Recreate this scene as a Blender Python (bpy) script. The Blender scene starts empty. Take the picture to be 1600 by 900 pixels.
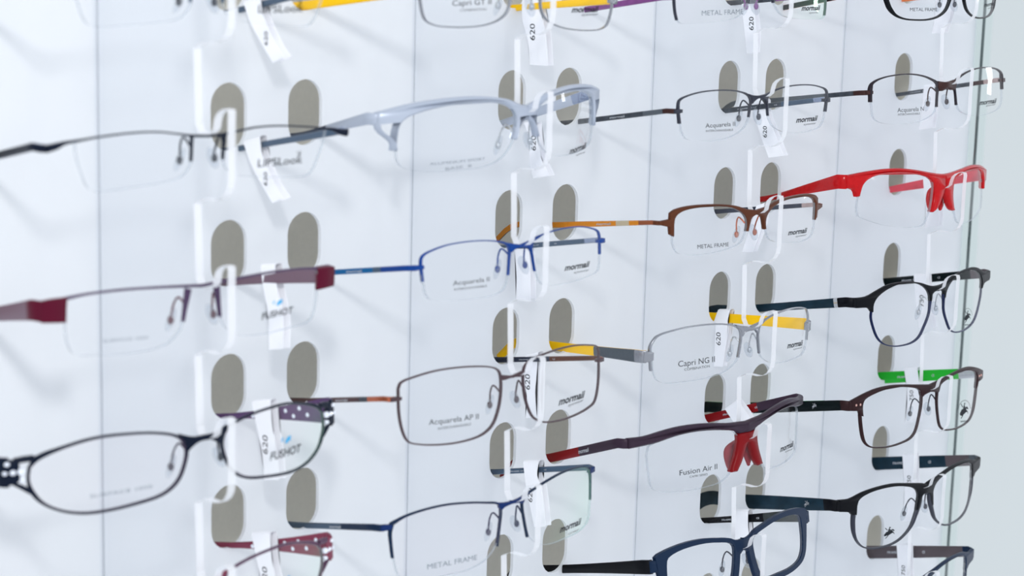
import bpy, bmesh, math, random
from mathutils import Vector, Matrix, Euler
from mathutils.geometry import tessellate_polygon
random.seed(4)
MM = 0.001
SC = bpy.context.scene
COL = SC.collection

# ---------------------------------------------------------------- camera
FX, FZ0, PITCH = [-0.3, 161.15, 321.74, 483.58], 0.0, 55.0      # x of the four clear fins (mm), height of row 1, row pitch
cam_d = bpy.data.cameras.new('camera')
cam = bpy.data.objects.new('camera', cam_d)
COL.objects.link(cam)
SC.camera = cam
cam.matrix_world = Matrix([[0.696879, 0.109878, -0.708722, -0.415447], [-0.71672, 0.142413, -0.682665, -0.61735], [0.025921, 0.98369, 0.177996, 0.073416], [0, 0, 0, 1]])
cam_d.sensor_width = 36.0
cam_d.lens = 68.313
cam_d.clip_start = 0.01
cam_d.clip_end = 50
cam_d.dof.use_dof = True
cam_d.dof.focus_distance = 0.975
cam_d.dof.aperture_fstop = 13.0

# ---------------------------------------------------------------- light
w = bpy.data.worlds.new('showroom_light')
SC.world = w
w.use_nodes = True
bgn = w.node_tree.nodes['Background']
bgn.inputs['Color'].default_value = (0.87, 0.925, 1.0, 1)
bgn.inputs['Strength'].default_value = 1.06

def area(name, loc, target, size, power, col=(1, 1, 1)):
    d = bpy.data.lights.new(name, 'AREA')
    d.shape = 'RECTANGLE'
    d.size, d.size_y = size
    d.energy = power
    d.color = col
    o = bpy.data.objects.new(name, d)
    COL.objects.link(o)
    o.location = loc
    o.rotation_euler = (Vector(target) - Vector(loc)).to_track_quat('-Z', 'Y').to_euler()
    return o
area('camera_side_lamp', (-0.40, -0.58, 0.31), (0.35, 0.0, -0.12), (0.05, 0.06), 2.35, (1.0, 0.99, 0.975))
area('side_window', (2.6, -0.80, 0.15), (0.4, 0.0, -0.05), (0.12, 0.36), 1.8, (0.96, 0.98, 1.0))
area('front_lamp', (0.75, -1.75, 0.30), (0.2, 0.0, -0.10), (0.16, 0.34), 1.6)

SC.view_settings.view_transform = 'Standard'
SC.view_settings.look = 'None'
SC.view_settings.gamma = 1
SC.view_settings.exposure = 0.0
SC.view_settings.use_curve_mapping = False
try:
    SC.cycles.transparent_max_bounces = 80
    SC.cycles.max_bounces = 10
except Exception:
    pass

# ---------------------------------------------------------------- materials
def srgb(c):
    return tuple(((x / 255 / 12.92) if x / 255 <= 0.04045 else ((x / 255 + 0.055) / 1.055) ** 2.4) for x in c) + (1,)
MATS = {}
def mat(name, c, rough=0.35, metal=0.0, noise=0.0, scale=200, coat=0.0, alpha=1.0):
    if name in MATS: return MATS[name]
    m = bpy.data.materials.new(name)
    m.use_nodes = True
    nt = m.node_tree
    b = nt.nodes['Principled BSDF']
    b.inputs['Base Color'].default_value = srgb(c)
    b.inputs['Roughness'].default_value = rough
    b.inputs['Metallic'].default_value = metal
    b.inputs['Coat Weight'].default_value = coat
    b.inputs['Specular IOR Level'].default_value = 0.13
    b.inputs['Alpha'].default_value = alpha
    tc = nt.nodes.new('ShaderNodeTexCoord')
    n = nt.nodes.new('ShaderNodeTexNoise')
    n.inputs['Scale'].default_value = scale
    nt.links.new(tc.outputs['Object'], n.inputs['Vector'])
    if noise > 0:
        r = nt.nodes.new('ShaderNodeMix')
        r.data_type = 'RGBA'
        cc = srgb(c)
        r.inputs['A'].default_value = tuple(v * (1 - noise) for v in cc[:3]) + (1,)
        r.inputs['B'].default_value = tuple(min(1, v * (1 + noise) + noise * .02) for v in cc[:3]) + (1,)
        nt.links.new(n.outputs['Fac'], r.inputs['Factor'])
        nt.links.new(r.outputs['Result'], b.inputs['Base Color'])
    else:
        mr = nt.nodes.new('ShaderNodeMapRange')
        mr.inputs['To Min'].default_value = max(0.02, rough - 0.04)
        mr.inputs['To Max'].default_value = rough + 0.04
        nt.links.new(n.outputs['Fac'], mr.inputs['Value'])
        nt.links.new(mr.outputs['Result'], b.inputs['Roughness'])
    MATS[name] = m
    return m

def clear(name, tint, gloss=0.05, rough=0.03, white=0.0, wcol=(0.9, 0.93, 0.97), ar=False):
    """clear sheet: straight-through transparency with a fresnel gloss, optionally partly frosted"""
    if name in MATS: return MATS[name]
    m = bpy.data.materials.new(name)
    m.use_nodes = True
    nt = m.node_tree
    nt.nodes.clear()
    out = nt.nodes.new('ShaderNodeOutputMaterial')
    tr = nt.nodes.new('ShaderNodeBsdfTransparent')
    tr.inputs['Color'].default_value = tuple(tint) + (1,)
    last = tr
    if white > 0:
        df = nt.nodes.new('ShaderNodeBsdfDiffuse')
        df.inputs['Color'].default_value = tuple(wcol) + (1,)
        tl = nt.nodes.new('ShaderNodeBsdfTranslucent')
        tl.inputs['Color'].default_value = tuple(wcol) + (1,)
        a = nt.nodes.new('ShaderNodeMixShader')
        a.inputs[0].default_value = 0.5
        nt.links.new(df.outputs[0], a.inputs[1]); nt.links.new(tl.outputs[0], a.inputs[2])
        x = nt.nodes.new('ShaderNodeMixShader')
        x.inputs[0].default_value = white
        nt.links.new(tr.outputs[0], x.inputs[1]); nt.links.new(a.outputs[0], x.inputs[2])
        last = x
    gl = nt.nodes.new('ShaderNodeBsdfGlossy')
    gl.inputs['Roughness'].default_value = rough
    if ar:   # thin anti-reflective coating: green to pink by angle
        lw = nt.nodes.new('ShaderNodeLayerWeight')
        lw.inputs['Blend'].default_value = 0.55
        cr = nt.nodes.new('ShaderNodeValToRGB')
        cr.color_ramp.elements[0].position = 0.25
        cr.color_ramp.elements[0].color = (1.0, 0.62, 0.85, 1)
        cr.color_ramp.elements[1].position = 0.6
        cr.color_ramp.elements[1].color = (0.62, 1.0, 0.72, 1)
        nt.links.new(lw.outputs['Facing'], cr.inputs['Fac'])
        nt.links.new(cr.outputs['Color'], gl.inputs['Color'])
    fr = nt.nodes.new('ShaderNodeFresnel')
    fr.inputs['IOR'].default_value = 1.45
    mx = nt.nodes.new('ShaderNodeMixShader')
    mth = nt.nodes.new('ShaderNodeMath')
    mth.operation = 'MULTIPLY'
    geo = nt.nodes.new('ShaderNodeNewGeometry')       # only the outer face glosses; light leaving the sheet passes straight on
    inv = nt.nodes.new('ShaderNodeMath')
    inv.operation = 'SUBTRACT'
    inv.inputs[0].default_value = gloss / 0.04
    m2 = nt.nodes.new('ShaderNodeMath')
    m2.operation = 'MULTIPLY'
    m2.inputs[1].default_value = gloss / 0.04
    nt.links.new(geo.outputs['Backfacing'], m2.inputs[0])
    nt.links.new(m2.outputs[0], inv.inputs[1])
    nt.links.new(fr.outputs[0], mth.inputs[0])
    nt.links.new(inv.outputs[0], mth.inputs[1])
    nt.links.new(mth.outputs[0], mx.inputs[0])
    nt.links.new(last.outputs[0], mx.inputs[1])
    nt.links.new(gl.outputs[0], mx.inputs[2])
    nt.links.new(mx.outputs[0], out.inputs['Surface'])
    MATS[name] = m
    return m

M_PANEL = mat('white_panel', (243, 245, 248), 0.45, noise=0.015, scale=30)
def opal(m, k):
    nt = m.node_tree
    b = nt.nodes['Principled BSDF']
    out = [n for n in nt.nodes if n.type == 'OUTPUT_MATERIAL'][0]
    tl = nt.nodes.new('ShaderNodeBsdfTranslucent')
    tl.inputs['Color'].default_value = (0.95, 0.97, 1, 1)
    mx = nt.nodes.new('ShaderNodeMixShader')
    mx.inputs[0].default_value = k
    nt.links.new(b.outputs[0], mx.inputs[1]); nt.links.new(tl.outputs[0], mx.inputs[2])
    nt.links.new(mx.outputs[0], out.inputs['Surface'])
opal(M_PANEL, 0.36)     # opal acrylic lets some room light into the space behind
M_BACK = mat('grey_backing', (222, 217, 204), 0.8, noise=0.04, scale=400)
M_BACKWALL = mat('pale_green_wall', (217, 221, 219), 0.8, noise=0.02, scale=2)
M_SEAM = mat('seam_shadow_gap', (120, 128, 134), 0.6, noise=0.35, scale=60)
M_FIN = clear('clear_acrylic', (0.973, 0.978, 0.985), 0.02, 0.05)
M_FEDGE = clear('frosted_acrylic_edge', (0.95, 0.97, 1.0), 0.03, 0.2, white=0.82, wcol=(0.985, 0.985, 1.0))
M_LENS = clear('demo_lens', (0.992, 0.994, 0.996), 0.03, 0.02)
M_LENSAR = clear('coated_demo_lens', (0.985, 0.992, 0.988), 0.05, 0.02, ar=True)
M_LEDGE = clear('polished_lens_edge', (0.86, 0.89, 0.92), 0.06, 0.15, white=0.35, wcol=(0.62, 0.66, 0.70))
M_PAD = clear('clear_silicone', (0.90, 0.92, 0.94), 0.08, 0.08, white=0.10, wcol=(0.9, 0.92, 0.95))
M_INK = mat('black_print', (30, 34, 40), 0.6)
M_INKG = mat('grey_print', (120, 128, 138), 0.6)
M_INKB = mat('blue_print', (60, 165, 215), 0.6)
M_PAPER = mat('white_paper_tag', (250, 250, 253), 0.7, noise=0.01, scale=300)
M_SILVER = mat('silver_metal', (200, 202, 205), 0.22, 1.0)
M_CRYSTAL = mat('crystal', (235, 240, 250), 0.06, 0.0, coat=1.0)
M_POST = clear('glass_post', (0.94, 0.975, 0.965), 0.10, 0.04)
M_POSTC = mat('post_core', (70, 84, 84), 0.4, noise=0.5, scale=45)

# ---------------------------------------------------------------- object helpers
def link(name, me, mats, parent=None):
    o = bpy.data.objects.new(name, me)
    COL.objects.link(o)
    for m in (mats if isinstance(mats, (list, tuple)) else [mats]):
        me.materials.append(m)
    if parent: o.parent = parent
    return o
def done(name, bm, mats, parent=None, smooth=False, recalc=True):
    if recalc: bmesh.ops.recalc_face_normals(bm, faces=bm.faces)
    me = bpy.data.meshes.new(name)
    bm.to_mesh(me)
    bm.free()
    if smooth:
        for p in me.polygons: p.use_smooth = True
        try: me.set_sharp_from_angle(angle=math.radians(50))
        except Exception: pass
    return link(name, me, mats, parent)
def tag(o, label, cat, group=None):
    o['label'] = label
    o['category'] = cat
    if group: o['group'] = group
def struct(o):
    o['kind'] = 'structure'
    return o
def add_box(bm, lo, hi, mi=0):
    vs = [bm.verts.new((x, y, z)) for x in (lo[0], hi[0]) for y in (lo[1], hi[1]) for z in (lo[2], hi[2])]
    for f in ((0, 1, 3, 2), (4, 6, 7, 5), (0, 4, 5, 1), (2, 3, 7, 6), (0, 2, 6, 4), (1, 5, 7, 3)):
        fc = bm.faces.new([vs[i] for i in f]); fc.material_index = mi
def add_ball(bm, c, r, seg=12, mi=0):
    g = bmesh.ops.create_uvsphere(bm, u_segments=seg, v_segments=max(6, seg // 2 + 2), radius=1)
    for v in g['verts']:
        v.co = Vector((v.co.x * r[0] + c[0], v.co.y * r[1] + c[1], v.co.z * r[2] + c[2]))
    for f in {f for v in g['verts'] for f in v.link_faces}: f.material_index = mi
def add_tube(bm, pts, rad, seg=8, mi=0):
    """pts Vector list; rad number or list of (ra, rb)"""
    rings = []
    n = len(pts)
    for i, p in enumerate(pts):
        d = (pts[min(i + 1, n - 1)] - pts[max(i - 1, 0)]).normalized()
        ref = Vector((0, 0, 1)) if abs(d.z) < 0.9 else Vector((1, 0, 0))
        a = d.cross(ref).normalized(); b = d.cross(a)
        r = rad if not isinstance(rad, list) else rad[i]
        rings.append([bm.verts.new(p + a * math.cos(t) * r + b * math.sin(t) * r) for t in [2 * math.pi * k / seg for k in range(seg)]])
    for i in range(n - 1):
        for k in range(seg):
            f = bm.faces.new((rings[i][k], rings[i][(k + 1) % seg], rings[i + 1][(k + 1) % seg], rings[i + 1][k])); f.material_index = mi
    bm.faces.new(rings[0][::-1]).material_index = mi
    bm.faces.new(rings[-1]).material_index = mi

def smooth_line(pts, closed=False, sub=4, corner=55):
    """Catmull-Rom through the points, keeping sharp corners sharp. pts: tuples of any length"""
    n = len(pts)
    def g(i):
        return pts[i % n] if closed else pts[max(0, min(n - 1, i))]
    def sharp(i):
        a, b, c = g(i - 1), g(i), g(i + 1)
        v1 = Vector((b[0] - a[0], b[1] - a[1])); v2 = Vector((c[0] - b[0], c[1] - b[1]))
        if v1.length < 1e-6 or v2.length < 1e-6: return True
        return math.degrees(v1.angle(v2)) > corner
    sh = [sharp(i) for i in range(n)]
    out = []
    for i in range(n if closed else n - 1):
        p0, p1, p2, p3 = g(i - 1), g(i), g(i + 1), g(i + 2)
        dim = len(p1)
        L12 = math.hypot(p2[0] - p1[0], p2[1] - p1[1]) + 1e-6
        def tan(a, b, c, s):
            if s: return None
            L = math.hypot(c[0] - a[0], c[1] - a[1]) + 1e-6
            return [(c[k] - a[k]) / L * L12 for k in range(dim)]
        t1 = tan(p0, p1, p2, sh[i % n]); t2 = tan(p1, p2, p3, sh[(i + 1) % n])
        ch = [p2[k] - p1[k] for k in range(dim)]
        if t1 is None: t1 = ch
        if t2 is None: t2 = ch
        for s in range(sub):
            t = s / sub
            h = (2*t**3 - 3*t**2 + 1, t**3 - 2*t**2 + t, -2*t**3 + 3*t**2, t**3 - t**2)
            out.append(tuple(h[0]*p1[k] + h[1]*t1[k] + h[2]*p2[k] + h[3]*t2[k] for k in range(dim)))
    if not closed: out.append(tuple(pts[-1]))
    return out

class Surf:
    def __init__(s, c): s.c = c
    def p(s, u, v, off=0.0):
        """point on the wrapped front of a frame (mm -> m); off is along the depth, + towards the wall"""
        return Vector((u, s.c * u * u + off, v)) * MM

def clean(pts, eps=0.05):
    out = []
    for p in pts:
        if not out or math.hypot(p[0] - out[-1][0], p[1] - out[-1][1]) > eps: out.append(p)
    if math.hypot(out[0][0] - out[-1][0], out[0][1] - out[-1][1]) < eps: out.pop()
    return out

def add_plate(bm, S, pts, y0, y1, mirror, mi=0, bev=0.3):
    """closed outline on the frame surface, given real thickness and softened edges"""
    pts = clean(smooth_line(clean(pts), True, 3))
    sgn = -1 if mirror else 1
    cx = sum(p[0] for p in pts) / len(pts); n = len(pts)
    area2 = sum(pts[i][0] * pts[(i + 1) % n][1] - pts[(i + 1) % n][0] * pts[i][1] for i in range(n))
    o = 1 if area2 > 0 else -1
    inner = []
    for i in range(n):
        a, b = pts[i - 1], pts[(i + 1) % n]
        d = Vector((b[0] - a[0], b[1] - a[1]))
        d = d.normalized() if d.length > 1e-6 else Vector((1, 0))
        nn = Vector((-d.y, d.x)) * o * bev
        if abs(pts[i][0]) < 0.02: nn.x = 0
        inner.append((pts[i][0] + nn.x, pts[i][1] + nn.y))
    rows = [[bm.verts.new(S.p(sgn * q[0], q[1], y)) for q in P] for P, y in ((inner, y0), (pts, y0 + bev), (pts, y1 - bev), (inner, y1))]
    for r in range(3):
        for i in range(n):
            bm.faces.new((rows[r][i], rows[r][(i + 1) % n], rows[r + 1][(i + 1) % n], rows[r + 1][i])).material_index = mi
    tris = tessellate_polygon([[Vector((q[0], q[1], 0)) for q in pts]])
    for r in (0, 3):
        for t in tris:
            try: bm.faces.new([rows[r][k] for k in t]).material_index = mi
            except ValueError: pass

def add_stroke(bm, S, pts, mirror, depth=None, yoff=0.0, mi=0):
    pts = smooth_line(pts, False, 4)
    sgn = -1 if mirror else 1
    n = len(pts); rings = []
    for i, q in enumerate(pts):
        a, b = pts[max(0, i - 1)], pts[min(n - 1, i + 1)]
        d = Vector((b[0] - a[0], b[1] - a[1])); d = d.normalized() if d.length > 1e-6 else Vector((1, 0))
        nn = Vector((-d.y, d.x)); w = q[2] / 2
        dp = (depth if depth else max(1.5, min(2.2, q[2] * 1.2))) / 2
        ring = []
        for k in range(10):
            t = 2 * math.pi * (k + .5) / 10
            cc, ss = math.cos(t), math.sin(t)
            cc = math.copysign(abs(cc) ** .6, cc); ss = math.copysign(abs(ss) ** .6, ss)
            uu = q[0] + nn.x * w * cc; vv = q[1] + nn.y * w * cc
            ring.append(bm.verts.new(S.p(sgn * uu, vv, yoff + ss * dp)))
        rings.append(ring)
    for i in range(n - 1):
        for k in range(10):
            bm.faces.new((rings[i][k], rings[i][(k + 1) % 10], rings[i + 1][(k + 1) % 10], rings[i + 1][k])).material_index = mi
    bm.faces.new(rings[0]).material_index = mi; bm.faces.new(rings[-1]).material_index = mi

def add_ringplate(bm, S, outer, inner, y0, y1, mirror, mi=0, N=96):
    cx = sum(p[0] for p in inner) / len(inner); cz = sum(p[1] for p in inner) / len(inner)
    def samp(poly):
        poly = smooth_line(poly, True, 6); res = []
        for k in range(N):
            t = 2 * math.pi * k / N; dx, dz = math.cos(t), math.sin(t); best = 0
            for i in range(len(poly)):
                a = poly[i]; b = poly[(i + 1) % len(poly)]
                ex, ez = b[0] - a[0], b[1] - a[1]
                den = dx * ez - dz * ex
                if abs(den) < 1e-9: continue
                s = ((a[0] - cx) * ez - (a[1] - cz) * ex) / den
                q = ((a[0] - cx) * dz - (a[1] - cz) * dx) / den
                if s > 0 and -1e-6 <= q <= 1 + 1e-6: best = max(best, s)
            res.append((cx + dx * best, cz + dz * best))
        return res
    A, B = samp(outer), samp(inner); sgn = -1 if mirror else 1
    A = [(min(a[0], 0), a[1]) for a in A]
    r = [[bm.verts.new(S.p(sgn * q[0], q[1], y)) for q in P] for P, y in ((A, y0), (B, y0), (B, y1), (A, y1))]
    for j in range(4):
        for k in range(N):
            bm.faces.new((r[j][k], r[j][(k + 1) % N], r[(j + 1) % 4][(k + 1) % N], r[(j + 1) % 4][k])).material_index = mi

TXT = {}
def text_mesh(s, bold=0.0, shear=0.0):
    key = (s, bold, shear)
    if key not in TXT:
        cu = bpy.data.curves.new('t', 'FONT')
        cu.body = s; cu.offset = bold; cu.shear = shear; cu.resolution_u = 3
        ob = bpy.data.objects.new('t', cu)
        COL.objects.link(ob)
        dg = bpy.context.evaluated_depsgraph_get(); dg.update()
        me = bpy.data.meshes.new_from_object(ob.evaluated_get(dg))
        vs = [tuple(v.co) for v in me.vertices]; fs = [tuple(p.vertices) for p in me.polygons]
        bpy.data.objects.remove(ob); bpy.data.curves.remove(cu); bpy.data.meshes.remove(me)
        x0 = min(v[0] for v in vs); x1 = max(v[0] for v in vs)
        TXT[key] = ([((v[0] - x0) / (x1 - x0), v[1] / 0.70) for v in vs], fs)
    return TXT[key]

# ---------------------------------------------------------------- the display
def stadium(cx, cz, w, h, n=12):
    pts = []
    for k in range(n + 1):
        t = math.pi * k / n; pts.append((cx + w * math.cos(t), cz + (h - w) + w * math.sin(t)))
    for k in range(n + 1):
        t = math.pi + math.pi * k / n; pts.append((cx + w * math.cos(t), cz - (h - w) + w * math.sin(t)))
    return pts
SLOT_A, SLOT_W, SLOT_H = 61.09, 8.98, 13.62
ROWS = range(-1, 8)
def slotted_panel(x0, x1, slots, label):
    bm = bmesh.new()
    zt = 1.5 * PITCH; zb = -(ROWS[-1] - 0.5) * PITCH
    T = 1.8
    def quad(xa, za, xb, zb_):
        for y, fl in ((0, 0), (T, 1)):
            v = [bm.verts.new(Vector((x, y, z)) * MM) for x, z in ((xa, za), (xb, za), (xb, zb_), (xa, zb_))]
            bm.faces.new(v)
    edges = sorted(slots)
    half = 14.0
    cur = x0 + 0.5
    for sx in edges:
        quad(cur, zb, sx - half, zt)
        for r in ROWS:
            cz = -(r - 1) * PITCH
            a, b = cz - PITCH / 2, cz + PITCH / 2
            st = stadium(sx, cz, SLOT_W, SLOT_H)
            rect = []
            for (x, z) in st:
                dx, dz = x - sx, z - cz
                s = min(half / abs(dx) if abs(dx) > 1e-6 else 1e9, (PITCH / 2) / abs(dz) if abs(dz) > 1e-6 else 1e9)
                rect.append((sx + dx * s, cz + dz * s))
            n = len(st)
            corners = [(sx + half, b), (sx - half, b), (sx - half, a), (sx + half, a)]
            V = {}
            for y in (0, T):
                V[y] = ([bm.verts.new(Vector((p[0], y, p[1])) * MM) for p in st], [bm.verts.new(Vector((p[0], y, p[1])) * MM) for p in rect])
                for i in range(n):
                    j = (i + 1) % n
                    p, q = rect[i], rect[j]
                    onx = lambda P: abs(abs(P[0] - sx) - half) < 1e-4
                    onz = lambda P: abs(abs(P[1] - cz) - PITCH / 2) < 1e-4
                    if (onx(p) and onx(q)) or (onz(p) and onz(q)):
                        bm.faces.new((V[y][0][i], V[y][0][j], V[y][1][j], V[y][1][i]))
                    else:
                        c = min(corners, key=lambda c: math.hypot(c[0] - (p[0] + q[0]) / 2, c[1] - (p[1] + q[1]) / 2))
                        cv = bm.verts.new(Vector((c[0], y, c[1])) * MM)
                        bm.faces.new((V[y][0][i], V[y][0][j], V[y][1][j], cv, V[y][1][i]))
            for i in range(n):
                j = (i + 1) % n
                bm.faces.new((V[0][0][i], V[0][0][j], V[T][0][j], V[T][0][i]))
        cur = sx + half
    quad(cur, zb, x1 - 0.5, zt)
    for xx in (x0 + 0.5, x1 - 0.5):
        v = [bm.verts.new(Vector(p) * MM) for p in ((xx, 0, zb), (xx, T, zb), (xx, T, zt), (xx, 0, zt))]
        bm.faces.new(v)
    bmesh.ops.remove_doubles(bm, verts=bm.verts, dist=1e-6)
    o = done('slotted_panel', bm, M_PANEL)
    tag(o, label, 'display panel', 'white slotted display panels')
    return o
X0, X1, X2, X3 = FX
XE = 621.06
slotted_panel(X0 - 175, X0, [X0 - SLOT_A], 'white slotted display panel at the far left, left of the most blurred clear fin')
slotted_panel(X0, X1, [X0 + SLOT_A, X1 - SLOT_A], 'widest-looking white slotted display panel, between the two leftmost clear fins')
slotted_panel(X1, X2, [X1 + SLOT_A, X2 - SLOT_A], 'white slotted display panel in the middle, between second and third clear fins')
slotted_panel(X2, X3, [X2 + SLOT_A, X3 - SLOT_A], 'white slotted display panel between the third and the rightmost clear fin')
slotted_panel(X3, XE, [X3 + SLOT_A], 'white slotted display panel at the right end beside the glass post, one row of slots')
ZT, ZB = 1.5 * PITCH, -6.5 * PITCH
# seams behind the joints
bm = bmesh.new()
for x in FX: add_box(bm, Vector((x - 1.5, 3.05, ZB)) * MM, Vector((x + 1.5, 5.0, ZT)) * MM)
o = done('joint_strip', bm, M_SEAM)
struct(o); o.name = 'trim_1'
# backing board well behind the slots
bm = bmesh.new()
add_box(bm, Vector((X0 - 300, 64, ZB - 60)) * MM, Vector((XE - 1, 68, ZT + 60)) * MM)
add_box(bm, Vector((XE - 3, 2.2, ZB - 60)) * MM, Vector((XE - 1, 64, ZT + 60)) * MM)
struct(done('wall_display', bm, M_BACK))
# pale showroom wall far behind, seen past the right end
bm = bmesh.new()
add_box(bm, (-1.5, 1.6, -2.2), (7.0, 1.66, 1.8))
struct(done('wall_back', bm, M_BACKWALL))

# glass end post
bm = bmesh.new()
add_tube(bm, [Vector((XE + 2.5, -3, z)) * MM for z in (ZB, ZT)], 5.5 * MM, 24)
post = done('glass_end_post', bm, M_POST, None, True)
tag(post, 'slim clear glass post running down the right end of the display', 'post')
bm = bmesh.new()
add_tube(bm, [Vector((XE + 2.5, -3, z)) * MM for z in (ZB, ZT)], 0.9 * MM, 8)
done('post_core', bm, M_POSTC, post, True)

# clear fins with a notch for each bridge
PROF = [[61.27, 31.97], [61.99, 15.47], [62.22, 5.78], [63.94, 2.71], [67.19, 2.39], [70.13, 2.86], [72.31, 4.59], [72.98, 7.46], [73.71, 9.3], [75.53, 11.02], [78.22, 12.19], [80.48, 12.06], [80.98, 10.63], [80.81, 7.99], [80.7, -2.34], [80.88, -11.98], [80.24, -15.21], [78.56, -17.79], [76.14, -19.61], [72.81, -20.48], [69.41, -20.38], [66.0, -20.57], [63.67, -21.68]]
def fin(x, label):
    bm = bmesh.new()
    prof = []
    for r in range(-1, 8):
        z0 = -(r - 1) * PITCH
        for d, z in PROF: prof.append((d, z + z0))
    top, bot = ZT, ZB
    prof = [p for p in prof if bot < p[1] < top]
    prof = [(PROF[0][0], top)] + prof + [(prof[-1][0], bot)]
    T = 1.75
    N = len(prof)
    L, Rr = [], []
    for d, z in prof:
        L.append(bm.verts.new(Vector((x - T, -d, z)) * MM)); Rr.append(bm.verts.new(Vector((x + T, -d, z)) * MM))
    bl = [bm.verts.new(Vector((x - T, -0.05, z)) * MM) for z in (bot, top)]
    br = [bm.verts.new(Vector((x + T, -0.05, z)) * MM) for z in (bot, top)]
    for i in range(N - 1):
        bm.faces.new((L[i], L[i + 1], Rr[i + 1], Rr[i])).material_index = 1
    tris = tessellate_polygon([[Vector((d, z, 0)) for d, z in prof] + [Vector((0.05, bot, 0)), Vector((0.05, top, 0))]])
    for side in (L + bl, Rr + br):
        for t in tris:
            try: bm.faces.new([side[k] for k in t])
            except ValueError: pass
    bm.faces.new((L[0], Rr[0], br[1], bl[1])); bm.faces.new((L[-1], Rr[-1], br[0], bl[0]))
    bm.faces.new((bl[0], bl[1], br[1], br[0]))
    o = done('acrylic_fin', bm, [M_FIN, M_FEDGE])
    tag(o, label, 'display fin', 'clear notched acrylic fins')
fin(X0, 'clear acrylic notched fin at the far left, nearest and most blurred')
fin(X1, 'clear acrylic notched fin second from the left, holding the silver white frame')
fin(X2, 'clear acrylic notched fin third from the left, holding the brown frame with orange temples')
fin(X3, 'clear acrylic notched fin furthest right, holding the bright red frame')

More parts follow.
